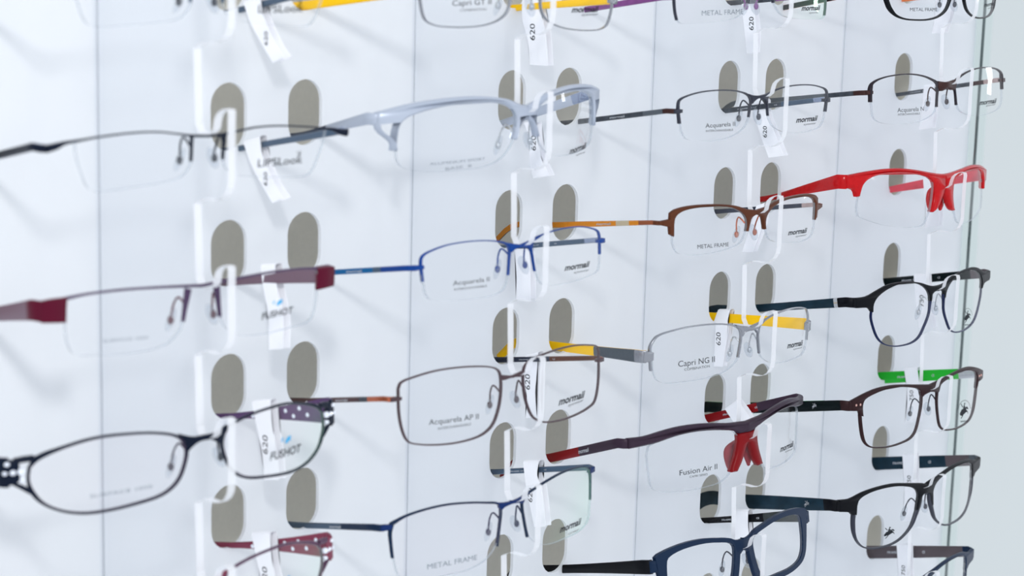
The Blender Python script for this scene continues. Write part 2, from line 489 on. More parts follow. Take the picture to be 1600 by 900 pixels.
# ---------------------------------------------------------------- eyeglasses
DATA = {
 'A': {
  'k': 3,
  'r': 1,
  'B': [479.95,-67.93,2.45],
  'rot': [-0.0833,-0.0179,-0.0252],
  'c': 0.001228,
  'L': [[-61.15,1.04],[-60.04,3.89],[-53.02,6.19],[-42.16,7.34],[-30.81,7.17],[-20.51,5.78],[-13.11,3.67],[-8.9,1.46],[-8.13,-1.83],[-8.7,-6.81],[-11.03,-13.18],[-17.01,-16.06],[-26.01,-17.73],[-36.9,-18.15],[-48.71,-17.33],[-56.46,-15.66],[-60.18,-12.84],[-61.05,-7.2],[-61.11,-2.35]],
  'st': [[[-61.68,-5.47,1.64],[-61.59,-2.32,1.64],[-61.49,1.06,2.04],[-60.04,3.89,1.31],[-53.02,6.19,0.78],[-42.16,7.25,0.74],[-30.81,7.13,0.74],[-20.51,5.68,0.88],[-13.11,3.52,1.06],[-8.48,1.19,1.55],[-7.96,-1.84,1.21],[-8.57,-5.31,1.04],[-9.25,-11.03,1.21]]],
  'po': [[[-8.01,2.42],[-3.65,1.84],[0.0,1.58],[0.0,-1.44],[-1.99,-2.16],[-4.67,-2.92],[-7.29,-2.78],[-8.52,-0.31]]],
  'e': [-63.23,-0.54,2.51],
  'tl': [-56.32,67.19,-4.17,2.38],
  'tr': [57.42,70.2,-7.73,2.2],
  'pad': [-8.45,-7.29],
  'tx': [['Acquarela N',[-43.81,-11.66],[-22.64,-12.12],[-43.75,-9.46],0],['INTERCHANGEABLE',[-43.49,-13.4],[-25.9,-13.86],[-43.46,-12.32],0],['mormaii',[30.83,-12.39],[51.28,-12.28],[30.9,-9.82],1],['eyewear',[38.44,-13.72],[50.04,-13.36],[38.47,-12.68],1]],
  'tag': [[-18.25,-3.94],[-25.12,-3.45],[-26.16,-17.42],[-25.31,-26.98],[-16.6,-28.66],[-17.72,-18.1]],
  'tagx': 537.59,
 },
 'B': {
  'k': 3,
  'r': 2,
  'B': [483.3,-67.92,-48.63],
  'rot': [-0.0497,0.0404,-0.0044],
  'c': 0.003504,
  'L': [[-59.01,-3.11],[-58.04,-0.65],[-55.16,2.2],[-49.89,4.14],[-39.74,5.02],[-27.87,4.7],[-19.1,3.53],[-12.7,1.62],[-10.04,-0.99],[-10.06,-6.57],[-11.22,-13.66],[-12.98,-17.66],[-16.62,-22.61],[-24.77,-23.74],[-35.05,-23.26],[-45.72,-21.72],[-55.04,-19.04],[-60.03,-16.97],[-60.86,-12.5],[-60.19,-7.06]],
  'st': [],
  'po': [[[-67.65,3.95],[-62.53,4.82],[-57.23,5.78],[-51.71,6.53],[-45.94,7.18],[-36.06,7.47],[-26.59,6.69],[-15.35,5.22],[-7.89,4.29],[0.0,3.72],[0.0,-3.61],[-1.63,-7.87],[-4.04,-11.87],[-6.47,-14.85],[-9.78,-16.25],[-11.47,-15.94],[-9.69,-11.67],[-8.8,-6.61],[-9.59,-1.51],[-12.69,1.52],[-19.09,3.38],[-27.86,4.45],[-39.73,4.87],[-49.88,3.99],[-55.15,2.05],[-58.04,-0.65],[-59.01,-3.11],[-59.93,-6.81],[-61.78,-7.04],[-63.23,-3.57],[-67.39,-2.56]]],
  'e': [-66.5,0.64,7.31],
  'tl': [-50.05,68.17,-9.96,3.1],
  'tr': [55.46,68.87,-10.4,3.7],
  'padpo': [[-2.51,-2.99],[-6.81,-4.9],[-8.2,-9.45],[-6.83,-14.1],[-4.65,-16.23],[-1.87,-11.21],[-1.35,-6.1]],
  'tx': [],
  'tag': [[-21.97,-55.93],[-27.26,-54.83],[-27.94,-64.07],[-33.97,-73.25],[-33.98,-81.76],[-25.31,-83.92],[-25.08,-76.5]],
  'tagx': 536.95,
 },
 'C': {
  'k': 3,
  'r': 3,
  'B': [484.66,-67.93,-106.58],
  'rot': [-0.0064,-0.0091,-0.0139],
  'c': 0.001966,
  'L': [[-53.1,-6.43],[-52.83,-2.38],[-49.9,1.17],[-43.23,4.36],[-35.44,5.86],[-26.37,5.77],[-18.29,4.41],[-11.33,1.57],[-7.66,-2.5],[-6.59,-7.34],[-7.45,-12.48],[-11.14,-19.89],[-14.98,-24.65],[-20.55,-27.08],[-28.39,-27.78],[-35.95,-27.29],[-43.3,-25.15],[-47.7,-21.83],[-50.75,-16.89],[-53.04,-10.52]],
  'st': [[[-53.1,-6.43,0.68],[-53.17,-10.51,0.73],[-50.75,-16.89,0.77],[-47.7,-21.83,0.84],[-43.29,-25.3,0.72],[-35.95,-27.39,0.67],[-28.38,-27.88,0.68],[-20.54,-27.19,0.8],[-14.97,-24.75,0.98],[-11.13,-20.0,1.05],[-7.35,-13.54,1.09],[-6.59,-7.34,1.46],[-6.44,-4.22,1.83]]],
  'po': [[[-64.53,1.21],[-57.21,1.33],[-50.07,3.73],[-42.65,6.09],[-34.03,6.65],[-24.84,6.13],[-16.67,4.76],[-9.71,2.69],[-4.29,1.55],[0.0,1.31],[0.0,-1.61],[-3.1,-1.47],[-5.68,-2.73],[-6.06,-6.36],[-7.32,-6.21],[-8.37,-2.42],[-12.18,1.4],[-18.27,4.15],[-26.36,5.67],[-34.69,5.69],[-42.51,4.04],[-49.21,0.85],[-52.33,-2.94],[-52.51,-7.25],[-53.39,-7.17],[-55.16,-5.21],[-57.49,-4.49],[-64.21,-4.13]]],
  'e': [-64.38,-1.33,5.19],
  'tl': [-64.74,67.12,-12.68,4.14],
  'tr': [57.46,68.81,-12.74,4.49],
  'pad': [-7.91,-11.14],
  'tx': [['@horse',[28.68,-23.79],[38.12,-25.23],[27.64,-15.56],1]],
  'tag': [[-17.05,-113.25],[-26.37,-111.67],[-27.12,-117.44],[-28.49,-127.32],[-32.43,-141.6],[-22.94,-143.4],[-19.6,-128.66]],
  'tagx': 541.53,
  'tagt': ['750',[-23.59,-130.31],[-23.09,-123.63]],
 },
 'D': {
  'k': 3,
  'r': 4,
  'B': [483.28,-67.93,-162.09],
  'rot': [-0.0255,0.0138,-0.0031],
  'c': 0.00165,
  'L': [[-56.67,-4.97],[-56.58,-0.87],[-54.96,1.11],[-48.03,3.48],[-38.52,4.77],[-28.39,4.72],[-18.38,3.18],[-11.27,1.12],[-8.32,-2.06],[-7.81,-7.95],[-9.45,-15.14],[-12.03,-21.66],[-16.14,-24.78],[-22.8,-26.2],[-32.42,-26.95],[-40.9,-26.58],[-48.34,-25.35],[-52.41,-23.01],[-54.73,-19.62],[-56.51,-13.22],[-57.55,-7.44]],
  'st': [[[-57.58,-6.92,1.51],[-56.51,-13.22,1.51],[-54.73,-19.62,1.48],[-52.4,-23.12,1.17],[-48.33,-25.4,0.81],[-40.89,-26.69,0.75],[-32.42,-27.06,0.82],[-22.79,-26.3,0.91],[-16.13,-24.88,1.09],[-12.02,-21.77,1.27],[-9.45,-15.14,1.3],[-7.81,-7.95,1.4],[-7.81,-2.66,1.49]]],
  'po': [[[-64.49,1.27],[-55.15,4.11],[-46.02,5.93],[-34.8,6.36],[-23.57,5.39],[-12.39,4.0],[0.0,2.45],[0.0,-1.59],[-5.55,-2.43],[-7.31,-3.26],[-8.73,-2.54],[-10.36,0.85],[-16.64,2.81],[-28.39,4.67],[-38.51,4.72],[-48.02,3.32],[-54.96,1.01],[-56.51,-1.9],[-55.8,-7.89],[-57.9,-7.4],[-58.75,-4.73],[-64.18,-4.13]]],
  'e': [-64.33,-1.46,5.38],
  'tl': [-65.96,68.03,-12.19,5.91],
  'tr': [62.07,68.48,-12.36,6.8],
  'pad': [-8.8,-11.37],
  'dots': [[-61.67,-1.23,1.4],[-58.75,-1.24,1.4]],
  'tx': [['@horse',[32.51,-22.65],[46.11,-24.4],[31.28,-12.09],1]],
  'tag': [[-13.22,-169.66],[-22.03,-167.83],[-23.96,-176.35],[-25.11,-187.6],[-25.3,-199.07],[-15.94,-200.89],[-16.74,-189.18],[-15.27,-177.92]],
  'tagx': 543.74,
  'tagt': ['750',[-19.54,-187.21],[-19.09,-180.97]],
 },
 'E': {
  'k': 3,
  'r': 5,
  'B': [485.58,-67.93,-217.36],
  'rot': [-0.0019,0.0003,-0.019],
  'c': 0.001941,
  'L': [[-56.0,-6.52],[-56.11,0.61],[-50.58,3.56],[-41.28,5.12],[-28.5,4.96],[-17.56,3.17],[-9.99,0.34],[-6.91,-3.39],[-6.75,-8.07],[-7.93,-14.51],[-12.14,-20.37],[-18.89,-25.09],[-26.57,-27.33],[-36.78,-27.83],[-43.93,-27.14],[-50.92,-24.95],[-54.94,-20.94],[-56.97,-15.44],[-57.6,-10.17]],
  'st': [[[-57.63,-6.28,1.98],[-57.5,-11.47,1.97],[-56.47,-16.81,1.58],[-54.09,-21.4,1.15],[-50.07,-25.09,0.88],[-43.93,-27.14,0.92],[-36.78,-27.83,0.88],[-26.55,-27.46,0.99],[-18.88,-25.23,1.17],[-11.6,-20.48,1.53],[-7.92,-14.51,2.52],[-5.28,-8.35,3.5],[-4.66,-3.8,3.04]]],
  'po': [[[-68.09,3.19],[-61.08,2.9],[-52.36,5.24],[-41.4,6.56],[-28.64,6.56],[-15.66,4.62],[-2.54,2.33],[0.0,1.49],[0.0,-3.51],[0.0,-3.4],[-3.46,-4.69],[-4.73,-8.45],[-6.54,-12.1],[-8.21,-11.79],[-7.6,-7.25],[-7.24,-3.33],[-9.99,0.34],[-17.55,3.1],[-28.51,5.03],[-41.28,5.12],[-50.58,3.56],[-55.32,0.82],[-56.0,-6.52],[-58.85,-6.11],[-60.55,-4.58],[-67.65,-3.29]]],
  'e': [-67.87,-0.05,6.15],
  'tl': [-64.05,66.75,-11.72,7.75],
  'tr': [58.7,69.07,-11.89,7.62],
  'pad': [-9.99,-12.73],
  'tx': [['@horse',[-36.23,-23.65],[-25.89,-24.14],[-36.84,-16.33],0]],
  'tag': [[-15.59,-220.92],[-24.3,-219.11],[-25.54,-230.56],[-27.07,-245.9],[-26.02,-259.02],[-18.47,-260.78],[-18.64,-246.36],[-17.22,-232.35]],
  'tagx': 543.92,
  'tagt': ['750',[-21.43,-238.05],[-21.0,-232.08]],
 },
 'F': {
  'k': 3,
  'r': 0,
  'B': [484.74,-67.92,54.14],
  'rot': [-0.022,-0.0061,0.0087],
  'c': 0.003052,
  'L': [[-54.04,-4.12],[-51.93,1.16],[-44.82,4.53],[-31.74,5.59],[-18.42,4.51],[-10.05,1.53],[-6.82,-4.41],[-7.58,-8.36],[-10.7,-12.78],[-17.05,-15.9],[-25.38,-17.25],[-33.88,-17.28],[-41.85,-16.55],[-47.58,-14.55],[-51.36,-11.13],[-53.3,-7.5]],
  'st': [[[-53.3,-7.5,1.97],[-51.36,-11.13,1.94],[-47.58,-14.55,1.29],[-41.85,-16.55,0.88],[-33.88,-17.28,0.88],[-25.38,-17.25,0.91],[-17.05,-15.9,1.06],[-10.69,-12.78,1.37],[-7.57,-8.36,1.55],[-6.82,-4.41,1.75],[-10.04,1.53,1.74],[-18.42,4.51,1.52],[-31.74,5.59,1.46],[-44.82,4.53,1.76],[-51.93,1.16,2.23],[-54.03,-4.12,2.34],[-53.3,-7.5,2.03]]],
  'po': [[[-10.97,2.52],[-3.92,2.0],[0.0,2.46],[0.0,-0.02],[-4.59,-0.96],[-7.11,-2.92],[-8.97,-1.43]]],
  'e': [-54.73,-1.72,2.9],
  'tl': [-57.82,68.72,-12.09,2.7],
  'tr': [54.26,67.65,-8.61,3.63],
  'pad': [-7.08,-7.98],
  'tx': [['METAL FRAME',[-39.79,-12.68],[-19.61,-12.91],[-39.88,-10.98],0],['mormaii',[29.89,-11.51],[48.58,-10.72],[29.63,-9.47],1],['eyewear',[36.15,-12.64],[45.84,-12.32],[36.03,-11.82],1]],
  'tag': [[-23.01,47.78],[-31.61,48.12],[-33.61,41.86],[-30.14,26.86],[-21.54,25.88],[-22.8,33.95]],
  'tagx': 536.82,
 },
 'H': {
  'k': 2,
  'r': 1,
  'B': [317.47,-67.93,2.93],
  'rot': [-0.0161,-0.0064,-0.0314],
  'c': 0.000634,
  'L': [[-54.83,-2.36],[-54.47,0.42],[-49.59,2.32],[-40.92,3.71],[-30.59,4.15],[-20.62,3.75],[-13.29,2.73],[-8.0,1.07],[-6.22,-1.66],[-6.49,-6.96],[-7.46,-10.29],[-11.0,-14.46],[-18.23,-17.43],[-26.81,-18.62],[-35.23,-18.86],[-43.48,-18.16],[-49.56,-16.89],[-52.33,-13.69],[-53.47,-9.42],[-54.25,-5.65]],
  'st': [[[-53.78,-9.87,1.44],[-54.43,-6.1,1.31],[-54.83,-2.36,1.31],[-54.14,0.41,0.97],[-49.59,2.18,0.67],[-40.91,3.61,0.64],[-30.59,4.05,0.62],[-20.62,3.65,0.67],[-13.28,2.64,0.73],[-8.0,0.93,1.06],[-5.99,-1.67,1.05],[-6.54,-5.99,0.91],[-7.13,-9.34,0.76]]],
  'po': [[[-8.03,1.55],[-4.98,0.8],[0.0,0.37],[0.0,0.26],[0.0,-0.81],[0.0,-0.67],[-1.84,-1.13],[-4.07,-2.24],[-5.17,-3.15],[-6.15,-3.11],[-6.04,-0.7],[-7.99,0.83]]],
  'e': [-55.61,-4.33,2.33],
  'tl': [-51.28,66.59,-13.67,2.43],
  'tr': [60.94,70.11,-14.25,2.64],
  'pad': [-6.92,-8.27],
  'tx': [['Acquarela II',[-38.58,-12.52],[-18.45,-12.61],[-38.66,-10.53],0],['INTERCHANGEABLE',[-38.16,-14.43],[-19.8,-14.85],[-38.2,-13.48],0],['mormaii',[27.23,-13.62],[45.37,-13.54],[27.08,-11.13],1],['eyewear',[33.69,-15.33],[44.14,-15.18],[33.63,-14.33],1]],
  'tag': [[-18.01,-5.38],[-26.48,-4.73],[-27.87,-11.44],[-39.14,-31.44],[-29.86,-33.39],[-21.68,-17.23]],
  'tagx': 379.01,
  'tagt': ['620',[-26.97,-23.36],[-26.62,-17.6]],
 },
 'I': {
  'k': 2,
  'r': 2,
  'B': [319.64,-67.93,-51.7],
  'rot': [-0.0194,0.0111,-0.0209],
  'c': 0.001954,
  'L': [[-53.07,-7.62],[-53.19,-1.88],[-52.46,1.67],[-47.8,3.49],[-40.52,4.46],[-32.26,4.59],[-22.89,3.91],[-15.09,2.22],[-9.85,-0.32],[-7.59,-3.18],[-7.32,-7.63],[-9.85,-12.87],[-14.12,-15.01],[-21.81,-16.4],[-31.19,-17.29],[-40.14,-17.55],[-47.53,-16.83],[-51.17,-15.4],[-53.05,-12.41],[-53.78,-9.01]],
  'st': [],
  'po': [[[-59.85,-0.59],[-55.58,-0.08],[-55.41,2.76],[-52.57,4.29],[-45.47,5.47],[-36.17,5.72],[-25.68,5.29],[-15.91,4.13],[-7.75,2.0],[-2.37,1.3],[0.0,0.96],[0.0,-1.28],[-0.65,-1.19],[-3.68,-2.46],[-5.04,-5.33],[-5.97,-8.72],[-7.49,-8.61],[-6.94,-5.19],[-7.88,-2.17],[-11.38,0.76],[-17.28,3.09],[-24.27,4.14],[-32.26,4.59],[-40.51,4.41],[-47.8,3.49],[-51.87,1.64],[-53.23,-0.92],[-53.23,-8.09],[-55.31,-7.02],[-55.73,-3.65],[-59.76,-2.73]]],
  'e': [-59.81,-1.64,2.11],
  'tl': [-59.31,66.87,-8.58,2.74],
  'tr': [60.32,69.43,-10.63,2.33],
  'pad': [-6.5,-8.77],
  'tx': [['METAL FRAME',[-40.28,-14.4],[-20.53,-14.54],[-40.37,-12.55],0],['mormaii',[24.96,-12.97],[43.63,-13.3],[24.77,-10.52],1],['eyewear',[32.33,-14.65],[43.23,-14.8],[32.25,-13.73],1]],
  'tag': [[-23.0,-59.51],[-28.14,-57.32],[-28.07,-66.95],[-22.4,-82.74],[-15.42,-83.66],[-19.71,-71.2]],
  'tagx': 379.62,
 },
 'J': {
  'k': 2,
  'r': 3,
  'B': [319.32,-67.92,-107.67],
  'rot': [-0.0101,-0.0025,-0.0425],
  'c': 0.003152,
  'L': [[-58.05,-4.05],[-57.31,-1.45],[-54.64,1.53],[-47.29,3.37],[-37.71,4.46],[-26.76,4.54],[-16.99,3.56],[-10.22,1.74],[-6.99,-0.8],[-6.32,-5.79],[-7.87,-13.24],[-12.99,-17.52],[-20.14,-19.93],[-29.64,-21.02],[-39.8,-21.32],[-49.92,-21.19],[-54.52,-19.46],[-56.58,-15.84],[-57.3,-10.46]],
  'st': [[[-57.72,-14.68,0.98],[-58.23,-10.4,0.87],[-58.6,-4.01,0.89],[-57.32,-0.92,0.8],[-54.64,1.64,0.73],[-47.29,3.48,0.66],[-37.72,4.62,0.66],[-26.77,4.7,0.71],[-17.0,3.78,0.75],[-10.23,2.02,0.87],[-6.76,-0.55,1.32],[-6.38,-4.69,1.13],[-6.96,-8.44,1.13],[-7.87,-13.24,1.12]]],
  'po': [[[-10.27,2.83],[-6.35,1.85],[-1.47,1.0],[0.0,0.21],[0.0,-1.12],[0.0,-1.02],[-3.77,-1.45],[-5.67,-3.14],[-6.47,-3.04],[-7.02,-0.25],[-10.22,1.74]]],
  'e': [-60.11,-7.88,5.91],
  'tl': [-57.8,65.65,-12.63,4.32],
  'tr': [59.83,70.66,-12.54,4.71],
  'pad': [-6.94,-10.43],
  'tx': [['Capri NG II',[-45.22,-13.58],[-24.62,-13.19],[-45.32,-10.79],0],['COMBINATION',[-41.84,-15.76],[-27.56,-15.46],[-41.89,-14.57],0],['mormaii',[30.82,-14.07],[49.05,-15.46],[30.58,-11.33],1],['eyewear',[37.6,-16.04],[48.48,-16.9],[37.51,-15.11],1]],
  'tag': [[-0.73,-117.16],[-8.82,-115.91],[-7.67,-121.47],[-8.6,-124.92],[-7.55,-132.29],[-5.74,-146.15],[3.95,-147.53],[2.08,-133.87],[2.52,-126.09],[0.89,-121.61]],
  'tagx': 380.48,
  'tagt': ['620',[-2.34,-135.1],[-1.95,-128.24]],
 },
 'K': {
  'k': 2,
  'r': 4,
  'B': [320.47,-67.92,-158.34],
  'rot': [-0.0517,0.0023,0.0053],
  'c': 0.003644,
  'L': [[-58.7,0.34],[-55.71,1.63],[-46.65,3.82],[-37.57,4.61],[-27.78,4.26],[-17.08,2.92],[-10.09,1.05],[-7.21,-1.6],[-7.57,-7.05],[-9.15,-13.42],[-13.07,-19.39],[-19.12,-22.26],[-27.63,-23.12],[-37.47,-23.31],[-46.6,-22.88],[-54.04,-21.67],[-57.34,-19.12],[-58.7,-11.98],[-59.51,-4.39]],
  'st': [],
  'po': [[[-68.34,5.14],[-60.57,5.34],[-52.39,6.88],[-43.7,8.05],[-34.41,8.16],[-24.35,7.38],[-13.29,5.81],[-5.2,5.25],[0.0,4.81],[0.0,-0.74],[-6.4,-0.35],[-8.47,1.08],[-17.08,3.09],[-27.78,4.42],[-37.57,4.61],[-46.65,3.72],[-55.16,1.84],[-63.21,0.81],[-68.35,0.25]]],
  'e': [-68.34,2.64,4.63],
  'tl': [-59.21,68.99,-12.96,4.36],
  'tr': [61.01,68.34,-12.61,4.41],
  'po2': [[[-6.4,-0.18],[0.0,-0.19],[0.0,-5.03],[-0.76,-5.41],[-2.48,-8.45],[-4.99,-14.12],[-8.28,-18.54],[-12.3,-18.31],[-11.14,-15.3],[-8.77,-10.17],[-7.19,-4.36],[-7.47,-1.01]]],
  'padpo': [[-2.96,-4.59],[-9.61,-6.83],[-11.18,-10.45],[-9.53,-16.26],[-7.46,-19.38],[-4.57,-14.87],[-2.47,-9.67]],
  'tx': [['Fusion Air II',[-44.24,-15.07],[-22.44,-14.88],[-44.25,-12.47],0],['CAPRI SERIES',[-38.75,-16.88],[-28.35,-17.0],[-38.75,-15.9],0],['mormaii',[29.77,-15.87],[48.51,-16.72],[29.7,-13.01],1],['eyewear',[36.11,-17.48],[47.63,-18.26],[36.08,-16.56],1]],
  'tag': [[-9.38,-168.23],[-17.18,-161.92],[-22.58,-166.32],[-26.48,-170.38],[-25.11,-171.85],[-15.68,-174.29]],
  'tagx': 379.45,
 },
 'L': {
  'k': 2,
  'r': 5,
  'B': [321.69,-67.93,-215.19],
  'rot': [-0.1623,-0.0005,-0.0051],
  'c': 0.001551,
  'L': [[-52.7,2.2],[-51.02,3.74],[-45.26,5.29],[-36.53,5.88],[-26.78,5.47],[-17.48,3.99],[-10.29,2.27],[-7.35,0.12],[-7.4,-4.84],[-9.86,-14.09],[-12.94,-18.56],[-18.92,-20.56],[-28.37,-20.69],[-39.57,-20.44],[-47.95,-18.65],[-51.73,-15.16],[-53.23,-10.02],[-53.39,-4.09]],
  'st': [],
  'po': [[[-10.0,4.52],[-4.29,2.54],[0.0,2.37],[0.0,2.85],[0.0,-3.11],[-0.67,-3.19],[-3.06,-4.64],[-5.87,-2.95],[-7.05,1.17]]],
  'e': [-60.79,0.87,6.79],
  'tl': [-54.86,69.68,-6.9,4.11],
  'tr': [61.47,70.04,-5.44,3.09],
  'ring': [[-59.61,5.7],[-50.59,7.57],[-39.88,8.49],[-28.77,8.04],[-17.21,6.18],[-9.18,4.36],[-3.62,1.02],[-3.34,-3.47],[-4.08,-7.75],[-6.23,-15.6],[-9.07,-21.07],[-16.02,-23.39],[-27.16,-23.41],[-39.84,-22.82],[-50.23,-20.31],[-54.64,-16.69],[-56.72,-10.9],[-58.44,-2.0]],
  'pad': [-9.71,-9.23],
  'tx': [],
  'tag': [[-14.9,-223.43],[-25.88,-220.91],[-26.29,-227.85],[-27.38,-233.72],[-18.35,-237.73],[-16.52,-231.99]],
  'tagx': 381.86,
 },
 'M': {
  'k': 2,
  'r': 0,
  'B': [314.82,-67.93,52.35],
  'rot': [-0.0678,-0.0082,-0.0029],
  'c': 0.001305,
  'L': [[-57.1,-1.07],[-54.41,1.35],[-42.83,3.18],[-28.46,4.04],[-17.07,3.44],[-10.76,1.37],[-9.65,-3.71],[-10.93,-7.76],[-15.79,-11.73],[-22.79,-13.36],[-32.5,-14.15],[-46.67,-14.57],[-54.09,-14.15],[-56.35,-11.39],[-57.1,-6.95]],
  'st': [[[-55.92,-12.88,0.78],[-56.95,-8.92,0.79],[-57.3,-4.01,0.92],[-57.1,-1.07,1.02],[-54.41,1.35,0.83],[-42.83,3.18,0.8],[-28.46,4.04,0.8],[-17.07,3.44,0.94],[-10.76,1.37,1.4],[-9.22,-2.7,1.46],[-9.69,-6.25,1.13]]],
  'po': [[[-11.55,2.39],[-5.05,1.32],[0.0,1.76],[0.0,-0.29],[-5.08,-0.21],[-9.2,-1.69]]],
  'e': [-58.44,-2.52,2.96],
  'tl': [-44.73,68.45,-6.9,2.71],
  'tr': [70.0,68.6,-5.2,2.62],
  'pad': [-3.5,-5.69],
  'tx': [['METAL FRAME',[-42.44,-11.19],[-14.98,-10.99],[-42.39,-8.96],0],['mormaii',[31.09,-10.21],[49.07,-10.2],[31.12,-7.85],1],['eyewear',[38.24,-11.74],[47.93,-11.68],[38.25,-10.9],1]],
  'tag': [[-4.51,45.71],[-12.31,46.02],[-13.07,39.31],[-15.16,28.14],[-15.03,18.53],[-9.74,17.65],[-7.19,30.56],[-5.65,38.41]],
  'tagx': 383.42,
  'tagt': ['620',[-11.87,29.66],[-11.47,36.42]],
 },
 'N': {
  'k': 1,
  'r': 0,
  'B': [158.44,-67.93,52.08],
  'rot': [0.0114,0.0321,-0.0069],
  'c': 0.000822,
  'L': [[-55.67,-5.52],[-54.09,-10.85],[-52.05,-13.5],[-47.53,-15.02],[-41.07,-15.47],[-33.18,-15.4],[-25.11,-14.78],[-18.29,-13.47],[-13.49,-11.59],[-10.14,-8.71],[-8.7,-4.09],[-8.74,1.0],[-12.59,4.41],[-22.46,5.3],[-35.86,4.29],[-49.89,2.03],[-55.32,-1.11]],
  'st': [[[-55.67,-5.52,0.73],[-54.09,-10.85,0.73],[-52.05,-13.5,0.65],[-47.53,-15.02,0.6],[-41.07,-15.47,0.65],[-33.18,-15.4,0.65],[-25.11,-14.78,0.62],[-18.29,-13.47,0.65],[-13.49,-11.59,0.73],[-10.13,-8.71,0.83],[-8.7,-4.09,0.87],[-8.74,1.0,0.84],[-12.59,4.41,0.65],[-22.46,5.3,0.6],[-35.86,4.29,0.6],[-49.89,2.03,0.61],[-55.32,-1.11,0.71],[-55.67,-5.52,0.74]]],
  'po': [[[-9.14,1.49],[-4.39,1.14],[0.0,1.89],[0.0,0.87],[-4.28,-0.13],[-8.94,-1.04]]],
  'e': [-57.08,-2.63,3.44],
  'tl': [-57.19,67.43,-11.02,3.66],
  'tr': [65.4,68.25,-9.06,2.9],
  'pad': [-9.32,-4.65],
  'tx': [['Capri GT II',[-40.97,-7.28],[-20.59,-5.94],[-41.12,-5.05],0],['COMBINATION',[-36.91,-9.3],[-23.17,-8.43],[-36.97,-8.4],0],['mormaii',[26.63,-8.14],[44.8,-7.51],[26.4,-5.78],1],['eyewear',[33.39,-9.43],[44.51,-8.96],[33.3,-8.48],1]],
  'tag': [[-4.63,46.49],[-14.93,46.9],[-16.81,39.06],[-19.46,31.81],[-21.62,16.87],[-10.55,16.73],[-8.51,28.38],[-4.99,36.79]],
  'tagx': 222.34,
  'tagt': ['620',[-11.72,27.7],[-11.44,35.1]],
 },
 'O': {
  'k': 1,
  'r': 1,
  'B': [160.23,-67.91,3.48],
  'rot': [0.028,-0.0318,0.0301],
  'c': 0.004113,
  'L': [[-59.63,-12.42],[-59.2,-5.96],[-58.23,-1.96],[-53.9,1.4],[-45.89,3.59],[-36.19,4.64],[-25.03,5.0],[-14.8,3.84],[-8.85,1.5],[-6.42,-2.29],[-6.9,-10.62],[-10.52,-15.91],[-15.52,-19.41],[-21.7,-21.13],[-30.76,-21.85],[-42.66,-21.91],[-53.6,-20.8],[-57.77,-18.99],[-59.43,-16.21]],
  'st': [],
  'po': [[[-66.91,2.55],[-61.06,4.02],[-53.96,5.69],[-43.16,7.04],[-31.42,7.61],[-21.8,7.11],[-11.23,5.54],[-5.06,3.17],[-0.17,1.97],[0.0,2.33],[0.0,-2.75],[0.0,-2.59],[-2.39,-4.28],[-4.67,-7.45],[-6.48,-11.5],[-7.27,-11.15],[-6.26,-6.76],[-6.03,-2.32],[-8.46,1.2],[-13.35,3.47],[-21.73,4.81],[-31.36,5.06],[-43.11,3.96],[-52.85,1.63],[-57.48,-0.91],[-59.21,-4.35],[-60.13,-12.94],[-60.88,-12.37],[-61.92,-9.11],[-66.85,-4.13]]],
  'e': [-65.92,-0.14,4.71],
  'tl': [-53.94,69.19,-12.3,2.65],
  'tr': [61.76,65.67,-17.08,3.51],
  'pad': [-9.32,-12.19],
  'tx': [['ALUMINIUM SPORT',[-47.45,-18.92],[-23.12,-18.25],[-47.47,-17.82],0],['BASE  8',[-40.95,-21.3],[-29.53,-20.66],[-40.97,-20.2],0],['mormaii',[30.9,-21.44],[48.9,-20.93],[30.72,-18.8],1],['eyewear',[37.57,-22.9],[48.24,-22.91],[37.5,-22.07],1]],
  'tag': [[-11.26,-9.84],[-18.86,-9.19],[-19.99,-16.44],[-22.84,-24.76],[-27.72,-31.63],[-17.7,-33.9],[-15.26,-25.5],[-14.88,-15.67]],
  'tagx': 218.83,
  'tagt': ['620',[-17.64,-21.26],[-17.38,-14.53]],
 },
 'P': {
  'k': 1,
  'r': 2,
  'B': [159.03,-67.93,-52.41],
  'rot': [-0.1049,-0.0016,0.0152],
  'c': 0.001184,
  'L': [[-54.21,-8.59],[-54.03,-1.48],[-52.92,0.96],[-48.37,2.55],[-40.48,4.09],[-31.08,4.48],[-22.07,4.14],[-13.51,3.06],[-8.44,1.52],[-6.79,-1.56],[-7.71,-8.88],[-9.21,-14.02],[-12.07,-17.41],[-18.01,-18.73],[-26.54,-18.9],[-36.11,-18.58],[-45.28,-17.52],[-50.97,-16.36],[-52.97,-13.32],[-53.38,-10.21]],
  'st': [[[-53.62,-9.16,1.0],[-53.87,-5.57,1.0],[-54.03,-1.48,1.0],[-52.92,0.96,0.82],[-48.36,2.65,0.65],[-40.48,4.09,0.53],[-31.08,4.48,0.52],[-22.07,4.14,0.52],[-13.51,3.06,0.63],[-8.43,1.62,0.93],[-6.49,-0.53,1.04],[-7.06,-5.24,0.75],[-8.05,-11.5,0.75]]],
  'po': [[[-12.05,2.92],[-6.18,1.56],[-0.91,0.52],[0.0,0.27],[0.0,-0.9],[-0.23,-0.72],[-4.12,-1.29],[-5.7,-2.2],[-6.79,-1.56],[-7.36,0.88],[-12.09,2.4]]],
  'e': [-56.04,-3.46,2.27],
  'tl': [-52.07,69.97,-8.14,2.15],
  'tr': [66.73,68.2,-8.78,2.37],
  'pad': [-7.94,-7.16],
